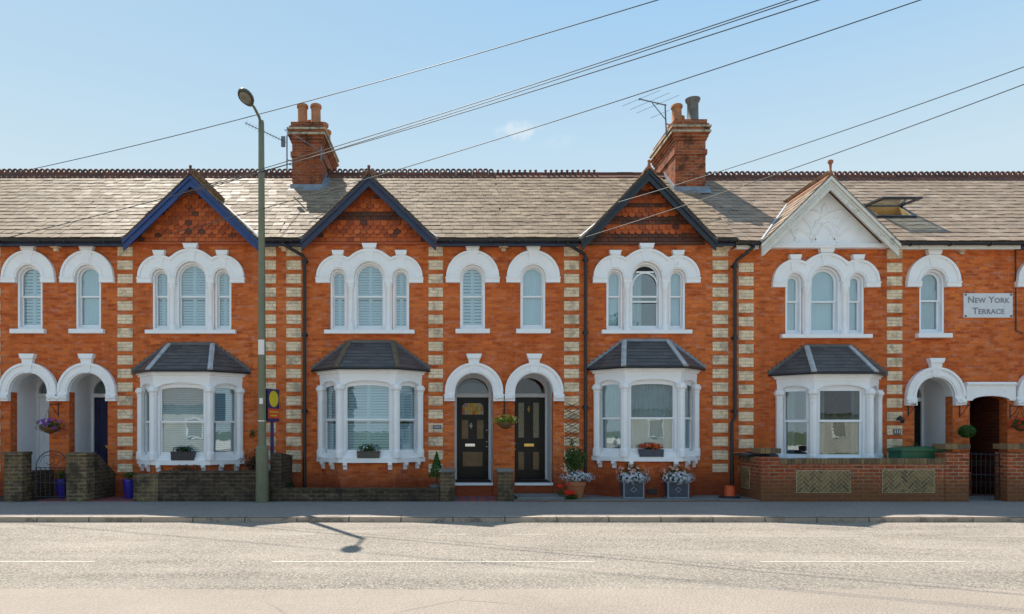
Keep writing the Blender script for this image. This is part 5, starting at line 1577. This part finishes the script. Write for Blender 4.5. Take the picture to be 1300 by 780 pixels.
for i in range(7):
    a = R.uniform(0, 6.28); m.tube([(cx_+.05*math.cos(a), cy_+.05*math.sin(a), .35), (cx_+.14*math.cos(a), cy_+.1*math.sin(a)+.06, .75), (cx_+.22*math.cos(a), cy_+.1*math.sin(a)+.12, 1.1)], .006, 5)
m.build('stem', M['bark'], t)
flower_mesh((cx_-.27, cy_+.05, .68), (.07, .06, .12), 6, .035).build('pink_flowers', M['fl_pink'], t, recalc=False)
flower_mesh((cx_-.08, cy_+.05, 1.05), (.13, .1, .12), 4, .03).build('rose_bloom', M['fl_pink'], t, recalc=False)
# geraniums
gx_, gy_ = PX(722, 15.1), -.98
t = thing('red_geranium', 'low clump of red geraniums on the ground before the terracotta pot', 'flowers', (gx_, gy_, .03))
m = MB(); m.leaves(blob((gx_+.04, gy_, .08), (.17, .13, .08), .2), 320, .045); m.leaves(blob((gx_-.19, gy_+.05, .17), (.09, .08, .1), .2), 120, .04); m.build('foliage', M['leaf'], t, recalc=False)
m = flower_mesh((gx_+.0, gy_-.03, .16), (.13, .09, .06), 60, .032, True); m2 = flower_mesh((gx_-.21, gy_, .31), (.07, .05, .04), 18, .03, True); m.add(m2.v, m2.f); m2 = flower_mesh((gx_-.03, gy_+.06, .33), (.04, .04, .04), 8, .03, True); m.add(m2.v, m2.f)
m.build('blooms', M['fl_red'], t, recalc=False)
# square planters
def planter(pxa, pxb, pyt, pyb, label, seed):
    d = 15.18; x0, x1 = PX(pxa, d), PX(pxb, d); y0 = d-16; dp = x1-x0; zb, zt_ = .031, PZ(pyt, d)
    t = thing('square_planter', label, 'planter', ((x0+x1)/2, y0+dp/2, .03), 'lead look planters under the bay window')
    m = MB(); m.box(x0+.01, x1-.01, y0+.01, y0+dp-.01, zb, zt_-.01); b = m.build('box', M['leadbox'], t)
    m = MB()
    for x in (x0, x1-.03):
        for y in (y0, y0+dp-.03): m.box(x, x+.03, y, y+.03, zb, zt_)
    m.box(x0-.004, x1+.004, y0-.004, y0+.035, zt_-.03, zt_+.004); m.box(x0-.004, x1+.004, y0+dp-.035, y0+dp+.004, zt_-.03, zt_+.004); m.box(x0-.004, x0+.035, y0+.036, y0+dp-.036, zt_-.03, zt_+.003); m.box(x1-.035, x1+.004, y0+.036, y0+dp-.036, zt_-.03, zt_+.003)
    m.box(x0+.031, x1-.031, y0, y0+.012, zb+.002, zb+.03); m.box(x0, x0+.012, y0+.031, y0+dp-.031, zb+.002, zb+.03)
    c = (x0+x1)/2; zc_ = (zb+zt_)/2
    m.prism([(c, zc_+.07), (c-.07, zc_), (c, zc_-.07), (c+.07, zc_)], y0+.002, y0+.012, [[(c, zc_+.05), (c-.05, zc_), (c, zc_-.05), (c+.05, zc_)]])
    m.build('trim', M['leadtrim'], t)
    cc = (c, y0+dp*.45, zt_+.10)
    m = MB(); m.leaves(blob(cc, (.35, .26, .19), .2), 800, .05); m.leaves(blob((c, cc[1], zt_+.30), (.20, .12, .14), .1), 150, .04); m.build('foliage', M['leaf'], t, recalc=False)
    m = MB(); m.leaves(blob((c+.03, y0+.05, zt_+.04), (.31, .17, .13), .4), 600, .042); m.build('silver_foliage', M['leafgrey'], t, recalc=False)
    flower_mesh((c+.02, y0+.08, zt_+.06), (.36, .20, .15), 160, .033).build('white_flowers', M['fl_white'], t, recalc=False)
    flower_mesh((c, y0+.12, zt_+.20), (.36, .19, .15), 40, .038, True).build('pink_flowers', M['fl_pink'], t, recalc=False)
planter(791.5, 818, 611, 632, 'square dark planter of white and pink flowers, the one nearer the black doors', 1)
planter(847.5, 875, 611, 632, 'square dark planter of white and pink flowers, the one nearer the orange cone', 2)
# window boxes
def wbox(px0, px1, py0, py1, dz, label, mat, kind):
    d = 15.36; x0, x1 = PX(px0, d), PX(px1, d); z1 = PZ(py0, d); z0 = .908+dz+.0; y0 = -.645
    t = thing('window_box', label, 'window box', ((x0+x1)/2, y0+.08, z0), 'window boxes on the bay sills')
    m = MB(); m.prism([(x0+.01, z0), (x1-.01, z0), (x1, z1), (x0, z1)], y0, y0+.14)
    m.box(x0-.006, x1+.006, y0-.006, y0+.146, z1-.02, z1+.004); m.build('trough', M[mat], t, bevel=.004)
    c = ((x0+x1)/2, y0+.07, z1+.05); r_ = ((x1-x0)*.52, .10, .09)
    m = MB()
    if kind == 'spiky': m.leaves(blob(c, r_, .1), 300, .05); m.build('foliage', M['leafdark'], t, recalc=False); flower_mesh(c, r_, 8, .02).build('mauve_flowers', M['fl_purple'], t, recalc=False)
    elif kind == 'white':
        m.leaves(blob((c[0], c[1], c[2]+.02), (r_[0], .1, .12), .1), 330, .05); m.build('foliage', M['leaf'], t, recalc=False); flower_mesh(c, r_, 22, .025, True).build('white_flowers', M['fl_white'], t, recalc=False)
    else:
        m.leaves(blob((c[0], c[1], c[2]-.01), (r_[0], .1, .075), .1), 340, .04); m.build('foliage', M['leafdark'], t, recalc=False); flower_mesh((c[0], c[1], c[2]+.01), (r_[0]*.98, .10, .085), 70, .034, True).build('orange_flowers', M['fl_orange'], t, recalc=False)
wbox(216.5, 246, 574, 584, -.05, 'black window box of sparse dark plants on the bay sill', 'box_black', 'spiky')
wbox(453, 482, 573.5, 582, 0, 'brown window box with white flowers on the bay sill', 'box_brown', 'white')
wbox(812, 843, 571, 581, .03, 'dark grey window box of orange flowers on the bay sill', 'leadbox', 'orange')
# hanging baskets
def bracket(x, y, z, name_parent, dirx=0):
    m = MB(); m.tube([(x, -.005, z), (x, -.34, z)], .009, 6); m.tube([(x, -.005, z-.24), (x, -.12, z-.17), (x, -.22, z-.05), (x, -.30, z-.002)], .007, 6); m.tube([(x, -.008, z+.05), (x, -.008, z-.28)], .012, 6)
    m.build('wall_bracket', M['iron'], name_parent)
def basket(px, pyb, pyt, r, label, fl, kind, pybr, hook=-.33):
    d = 15.67; x = PX(px, d); y = hook; zc = PZ((pyt+pyb)/2+2, d); zr = PZ((pyb+pyt)/2+1, d)
    t = thing('hanging_basket', label, 'hanging basket', (x, y, zr-.15))
    bracket(x, y, PZ(pybr), t)
    m = MB(); m.lathe([(.03, -.15), (.10, -.12), (r*.8, -.04), (r*.85, 0), (r*.78, 0)], (x, y, zr), 16); m.build('basket', M['wicker'], t, smooth=True)
    m = MB()
    for a in (0, 2.1, 4.2): m.tube([(x+r*.8*math.cos(a), y+r*.8*math.sin(a), zr), (x, y, PZ(pybr)-.01)], .004, 4)
    m.build('chain', M['iron'], t)
    m = MB(); m.leaves(blob((x, y, zr+.04), (r*1.25, r, r*.6), .2), 420, .055); m.build('foliage', M['leaflime' if kind == 'lime' else 'leaf'], t, recalc=False)
    flower_mesh((x, y, zr+.04), (r*1.35, r*1.0, r*.65), 46 if kind != 'lime' else 20, .036, True).build('flowers', M[fl], t, recalc=False)
basket(63.5, 552, 531, .26, 'hanging basket of purple flowers between the white and navy doors', 'fl_purple', 'mix', 514)
basket(641.5, 546, 525, .22, 'hanging basket of lime green leaves and yellow flowers between the black doors', 'fl_yellow', 'lime', 511)
basket(1297, 546, 531, .22, 'hanging basket of red flowers at the right edge beyond the passage', 'fl_red', 'mix', 516)
# topiary ball
x, y = PX(1227.5, 15.67), -.33; zc = PZ(548, 15.67)
t = thing('hanging_topiary', 'round green leaf ball hanging beside the dark passage', 'topiary ball', (x, y, zc))
m = MB(); m.leaves(blob((x, y, zc), (.175, .175, .155), .75), 1100, .035); m.build('ball', M['conifer'], t, recalc=False)
m = MB(); m.ball((x, y, zc), .14); m.build('core', M['leafdark'], t)
bracket(PX(1218), y, PZ(515), t)
m = MB(); m.tube([(PX(1218), -.34, PZ(515)), (x, y, zc+.14)], .004, 4); m.build('chain', M['iron'], t)
t = thing('wall_bracket', 'empty black iron bracket left of the dark door of the white gabled house', 'bracket', (PX(1153), 0, PZ(515)))
m = MB(); xx = PX(1153); z = PZ(514); m.tube([(xx, -.005, z), (xx, -.28, z)], .009, 6); m.tube([(xx, -.005, z-.22), (xx, -.16, z-.12), (xx, -.25, z)], .007, 6); m.tube([(xx, -.008, z+.05), (xx, -.008, z-.26)], .014, 6); m.build('arm', M['iron'], t)
# wall lamp
x, z = PX(1139.5), PZ(532)
t = thing('wall_lamp', 'black curved wall lamp above the number plate on a buff block', 'wall lamp', (x, -.02, z))
m = MB(); m.tube([(x+.10, -.02, z-.09), (x+.10, -.08, z-.04), (x+.04, -.12, z+.02), (x-.02, -.13, z+.03)], .012, 8); m.box(x+.06, x+.14, -.03, -.017, z-.10, z-.0); m.build('arm', M['iron'], t)
m = MB(); m.lathe([(.075, -.04), (.085, -.03), (.06, .03), (.02, .06), (.01, .075)], (x-.02, -.13, z), 12); m.build('shade', M['iron'], t, smooth=True)
# leaf garland hanging inside the right bay
x, y = PX(1059.5, 15.7), -.35
t = thing('leaf_garland', 'string of dark leaves hanging inside the bay behind the red garden wall', 'garland', (x, y, 1.0))
m = MB(); m.tube([(x-.02, y, 2.42), (x+.03, y, 2.0), (x-.02, y, 1.5), (x, y, 1.0)], .005, 5); m.build('string', M['bark'], t)
m = MB()
for i in range(26):
    zz = 2.4-i*.054; xx = x+.05*math.sin(i*1.1)
    m.leaves(blob((xx, y, zz), (.05, .03, .03), .1), 6, .07)
m.build('leaf', M['leafdark'], t, recalc=False)
# blue pots
for (px_, lab, py_) in ((79, 'cobalt blue pot with a small shrub inside the leftmost gateway', 591), (164.5, 'cobalt blue pot beside the path to the navy door', 600)):
    d = 15.5; x, y = PX(px_, d), d-16
    t = thing('blue_pot', lab, 'potted plant', (x, y, .01))
    m = MB(); m.lathe([(.09, 0), (.12, .15), (.135, .36), (.15, .37), (.15, .42), (.13, .42)], (x, y, .013), 16); m.build('pot', M['bluepot'], t, smooth=True)
    m = MB(); m.leaves(blob((x, y, .52), (.15, .13, .16 if py_ < 595 else .08), .1), 350, .045); m.build('foliage', M['leaf'], t, recalc=False)
# bush behind front wall, weed
x, y = PX(318, 15.1), -.72
t = thing('bush', 'dark brown bush behind the wall left of the street lamp', 'bush', (x, y, 0))
m = MB(); m.leaves(blob((x, y, .78), (.30, .16, .34), .1), 900, .05); m.build('foliage', M['brownleaf'], t, recalc=False)
m = MB(); m.tube([(x, y, 0), (x+.03, y, .6)], [.03, .012], 6); m.build('trunk', M['bark'], t)
x, y = PX(235, 15.2), -.78
t = thing('bush', 'scraggy brown shrub behind the wall under the bay with the black window box', 'bush', (x, y, 0))
m = MB(); m.leaves(blob((x, y, .62), (.42, .12, .18), .1), 500, .045); m.build('foliage', M['brownleaf'], t, recalc=False)
m = MB(); m.tube([(x, y, 0), (x+.03, y, .5)], [.03, .012], 6); m.build('trunk', M['bark'], t)
x, y = PX(364, 15.5), -.45
t = thing('shrub', 'small dark green shrub in the corner by the sloping wall', 'shrub', (x, y, 0))
m = MB(); m.leaves(blob((x, y, .22), (.22, .2, .2), .1), 420, .05); m.build('foliage', M['leafdark'], t, recalc=False)
x, z = PX(321), PZ(551)
m = MB(); m.leaves(blob((x, -.06, z), (.12, .05, .1), .1), 90, .045)
o = m.build('wall_weed', M['leaf'], None, recalc=False, origin=(x, -.03, z)); tag(o, 'sprig of green weed growing from the brick wall left of the lamp', 'weed')
# plant behind right wall
x, y = PX(1163, 15.3), -.62
t = thing('shrub', 'small leafy shrub behind the green box near the dark door', 'shrub', (x, y, 0))
m = MB(); m.leaves(blob((x, y, 1.10), (.17, .14, .16), .1), 260, .045); m.build('foliage', M['leaf'], t, recalc=False)
m = MB(); m.tube([(x, y, .0), (x, y, 1.0)], .02, 6); m.build('stem', M['bark'], t)
# trellis
x0, x1, z0, z1 = PX(717), PX(734.5), PZ(563), PZ(511)
t = thing('trellis', 'thin dark lattice trellis fixed over the buff blocks beside the glazed door', 'trellis', ((x0+x1)/2, -.03, z0))
m = MB(); w = x1-x0; n = 6
for i in range(n):
    za = z0+(z1-z0)*i/n; zb = z0+(z1-z0)*(i+1)/n
    m.tube([(x0, -.03, za), (x1, -.03, zb)], .006, 4); m.tube([(x1, -.036, za), (x0, -.036, zb)], .006, 4)
    if i < n-1:
        m.tube([(x0, -.03, (za+zb)/2), ((x0+x1)/2, -.03, zb)], .006, 4); m.tube([((x0+x1)/2, -.036, za), (x1, -.036, (za+zb)/2)], .006, 4)
m.build('lattice', M['timber'], t)
# cone
x, y = PX(924.5, 15.45), -.62
t = thing('orange_cone', 'cut down orange cone on a black base at the foot of the downpipe', 'cone', (x, y, .03))
m = MB(); m.lathe([(.132, .02), (.125, .04), (.105, .26), (.095, .265)], (x, y, .031), 18); m.build('cone', M['cone'], t, smooth=True)
m = MB(); m.lathe([(.225, 0), (.225, .02), (.20, .035), (.13, .045)], (x, y, .031), 20); m.build('base', M['rubber'], t, smooth=True)
# bins
d = 15.4; x0, x1 = PX(942, d), PX(966, d)
t = thing('rubbish_bin', 'black bin with a blue topped lid showing over the red side wall', 'bin', ((x0+x1)/2+.25, -.45, .01)) if False else None
xs = x_p0+.25
t = thing('rubbish_bin', 'black bin with a blue topped lid showing over the red side wall', 'bin', (xs+.16, -.45, .01))
m = MB(); m.prism([(xs+.03, .012), (xs+.29, .012), (xs+.32, .92), (xs, .92)], -.76, -.15); m.build('body', M['bin'], t)
m = MB(); m.prism([(-.80, .945), (-.11, .945), (-.12, .985), (-.4, 1.02), (-.78, 1.0)], xs-.38, xs+.32, mp=lambda u, v, w: (w, u, v)); lid = m.build('lid', M['bin'], t, bevel=.01)
m = MB(); m.box(xs-.16, xs+.30, -.74, -.20, 1.012, 1.045); m.build('lid_top', M['binblue'], lid, bevel=.01)
d = 15.1; x0, x1 = PX(1144, d), PX(1201, d); zt_ = PZ(568, d)
t = thing('recycling_box', 'green lidded storage box behind the red brick wall', 'storage box', ((x0+x1)/2, -.65, .01))
m = MB(); m.prism([(x0+.06, .012), (x1-.06, .012), (x1-.02, zt_-.09), (x0+.02, zt_-.09)], -.88, -.42); m.build('body', M['bingreen'], t)
m = MB(); m.prism([(x0-.01, zt_-.089), (x1+.01, zt_-.089), (x1-.03, zt_-.03), (x1-.25, zt_-.0), (x0+.18, zt_-.0), (x0+.03, zt_-.03)], -.92, -.38)
for k in range(5): m.box(x0+.2+k*.12, x0+.24+k*.12, -.90, -.40, zt_+.0005, zt_+.012)
m.build('lid', M['bingreen'], t, bevel=.008)

# ------------------------------------------------------------------ across the road (seen only in the panes)
def tree(x, y, h, r, label, seed):
    rr = random.Random(seed)
    t = thing('tree', label, 'tree', (x, y, -.14), 'trees across the road')
    m = MB(); m.tube([(x, y, -.14), (x+.1, y, h*.35), (x+.05, y+.1, h*.7)], [.22, .15, .06], 8)
    for i in range(6):
        a = rr.uniform(0, 6.28); m.tube([(x+.08, y, h*rr.uniform(.35, .55)), (x+r*.7*math.cos(a), y+r*.7*math.sin(a), h*rr.uniform(.6, .85))], [.07, .02], 6)
    m.build('trunk', M['bark'], t)
    m = MB()
    for i in range(26):
        a = rr.uniform(0, 6.28); q = rr.uniform(0, .75)*r; c = (x+q*math.cos(a), y+q*math.sin(a), h*rr.uniform(.18, .9)); s = r*rr.uniform(.3, .5)
        m.leaves(blob(c, (s, s, s*.8), .3), 170, .3)
    m.build('crown', M['leaf'], t, recalc=False)
tree(14, -41, 11.5, 2.8, 'leafy tree across the road reflected in the panes', 1)
tree(17.5, -40, 10.5, 2.6, 'leafy tree across the road reflected in the panes', 2)
tree(21.5, -36, 8.2, 2.8, 'leafy tree across the road reflected in the panes', 3)
tree(26, -40, 8.5, 3.0, 'leafy tree across the road reflected in the panes', 4)
def cottage(x0, x1, y, zt, label, rm='rooftile'):
    t = thing('cottage', label, 'house', ((x0+x1)/2, y, -.14))
    m = MB(); m.box(x0, x1, y-7, y, -.14, zt); m.build('wall', M['render_white'], t)
    m = MB(); m.prism([(y+.3, zt), (y-3.5, zt+2.4), (y-7.3, zt)], x0-.2, x1+.2, mp=lambda u, v, w: (w, u, v)); m.build('roof', M[rm], t)
    x = x0+1
    while x < x1-1.2:
        m = MB(); m.box(x, x+1, y-.0, y+.03, 1.0, 2.2); f = m.build('window', M['white_gloss'], t)
        m = MB(); m.box(x+.08, x+.92, y+.031, y+.04, 1.08, 2.12); m.build('pane', M['room'], f)
        x += 2.4
cottage(-22, -7, -27, 3.0, 'cream cottage across the road reflected in the left bays')
cottage(20.5, 31, -33, 2.6, 'cream cottage across the road reflected in the bay behind the red wall', 'slate_dark')
cottage(-3, 18, -29, 2.8, 'cream cottage across the road reflected in the right bays', 'slate_dark')

# ------------------------------------------------------------------ light, sky, camera
sun_to = Vector((-2.72, 4.35, 8.18)).normalized()
el = math.asin(sun_to.z); az = math.atan2(sun_to.x, sun_to.y)
sl = bpy.data.lights.new('sun', 'SUN'); sl.energy = 2.0; sl.angle = math.radians(.53); sl.color = (1, .94, .84)
so_ = bpy.data.objects.new('sun', sl); COL.objects.link(so_); so_.rotation_euler = (-sun_to).to_track_quat('-Z', 'Y').to_euler(); so_.location = (0, 0, 30)
W = bpy.data.worlds.new('World'); S.world = W; W.use_nodes = True
nt = W.node_tree; nt.nodes.clear()
sky = N(nt, 'TexSky'); sky.sky_type = 'NISHITA'; sky.sun_disc = False; sky.sun_elevation = el; sky.sun_rotation = az
sky.altitude = 0; sky.air_density = 1.0; sky.dust_density = .6; sky.ozone_density = 1.5
bg = N(nt, 'Background'); bg.inputs[1].default_value = .15
# one small wisp of cloud
tc = N(nt, 'TexCoord')
nrm = vmath(nt, 'NORMALIZE', tc.outputs['Generated'])
def wisp(px, py, sx, sz):
    dv = Vector(((px-CX)/F, 1, (HY-py)/F)).normalized()
    df = vmath(nt, 'SUBTRACT', nrm.outputs[0], tuple(dv))
    sc = vmath(nt, 'MULTIPLY', df.outputs[0], (1/sx, 1, 1/sz))
    ln = vmath(nt, 'LENGTH', sc.outputs[0])
    n_ = N(nt, 'TexNoise'); n_.inputs['Scale'].default_value = 60; n_.inputs['Detail'].default_value = 6; L(nt, nrm.outputs[0], n_.inputs['Vector'])
    f = math_(nt, 'SUBTRACT', 1.0, ln.outputs['Value'], clamp=True)
    f = math_(nt, 'MULTIPLY', f, math_(nt, 'MULTIPLY', math_(nt, 'SUBTRACT', n_.outputs['Fac'], .42, clamp=True), 5.0))
    return math_(nt, 'MINIMUM', f, .38)
wf = math_(nt, 'ADD', wisp(660, 166, .036, .014), math_(nt, 'MULTIPLY', wisp(712, 181, .028, .010), .25), clamp=True)
lum = vmath(nt, 'DOT_PRODUCT', sky.outputs[0], (.25, .55, .20)).outputs['Value']
den = math_(nt, 'ADD', math_(nt, 'MULTIPLY', lum, 1.8), 1.0)
soft = vmath(nt, 'SCALE', sky.outputs[0]); L(nt, math_(nt, 'DIVIDE', 2.35, den), soft.inputs['Scale'])
tint = vmath(nt, 'MULTIPLY', soft.outputs[0], (.86, .99, .86))
sz = N(nt, 'SeparateXYZ'); L(nt, nrm.outputs[0], sz.inputs[0])
hz = math_(nt, 'MULTIPLY', math_(nt, 'SUBTRACT', .56, sz.outputs[2], clamp=True), 3.6)
hz = math_(nt, 'MINIMUM', math_(nt, 'POWER', math_(nt, 'MAXIMUM', hz, 0.0), 1.3), .9)
hazy = mixc(nt, hz, tint.outputs[0], (1.10, 1.35, 1.50))
cm = mixc(nt, wf, hazy, (1.6, 1.65, 1.7))
L(nt, cm, bg.inputs[0])
wo = N(nt, 'OutputWorld'); L(nt, bg.outputs[0], wo.inputs[0])
cam = bpy.data.cameras.new('camera'); co = bpy.data.objects.new('camera', cam); COL.objects.link(co)
co.location = (0, -16, ZC); co.rotation_euler = (PI/2, 0, 0)
cam.sensor_width = 36; cam.lens = 36*F/1300; cam.shift_x = (650-CX)/1300; cam.shift_y = (HY-390)/1300
cam.clip_end = 2000; cam.clip_start = .05
S.camera = co
S.view_settings.view_transform = 'Standard'; S.view_settings.look = 'None'; S.view_settings.gamma = 1
S.view_settings.exposure = 1.95
S.view_settings.use_curve_mapping = False
S.cycles.max_bounces = 8; S.cycles.transparent_max_bounces = 12; S.cycles.caustics_reflective = False; S.cycles.caustics_refractive = False
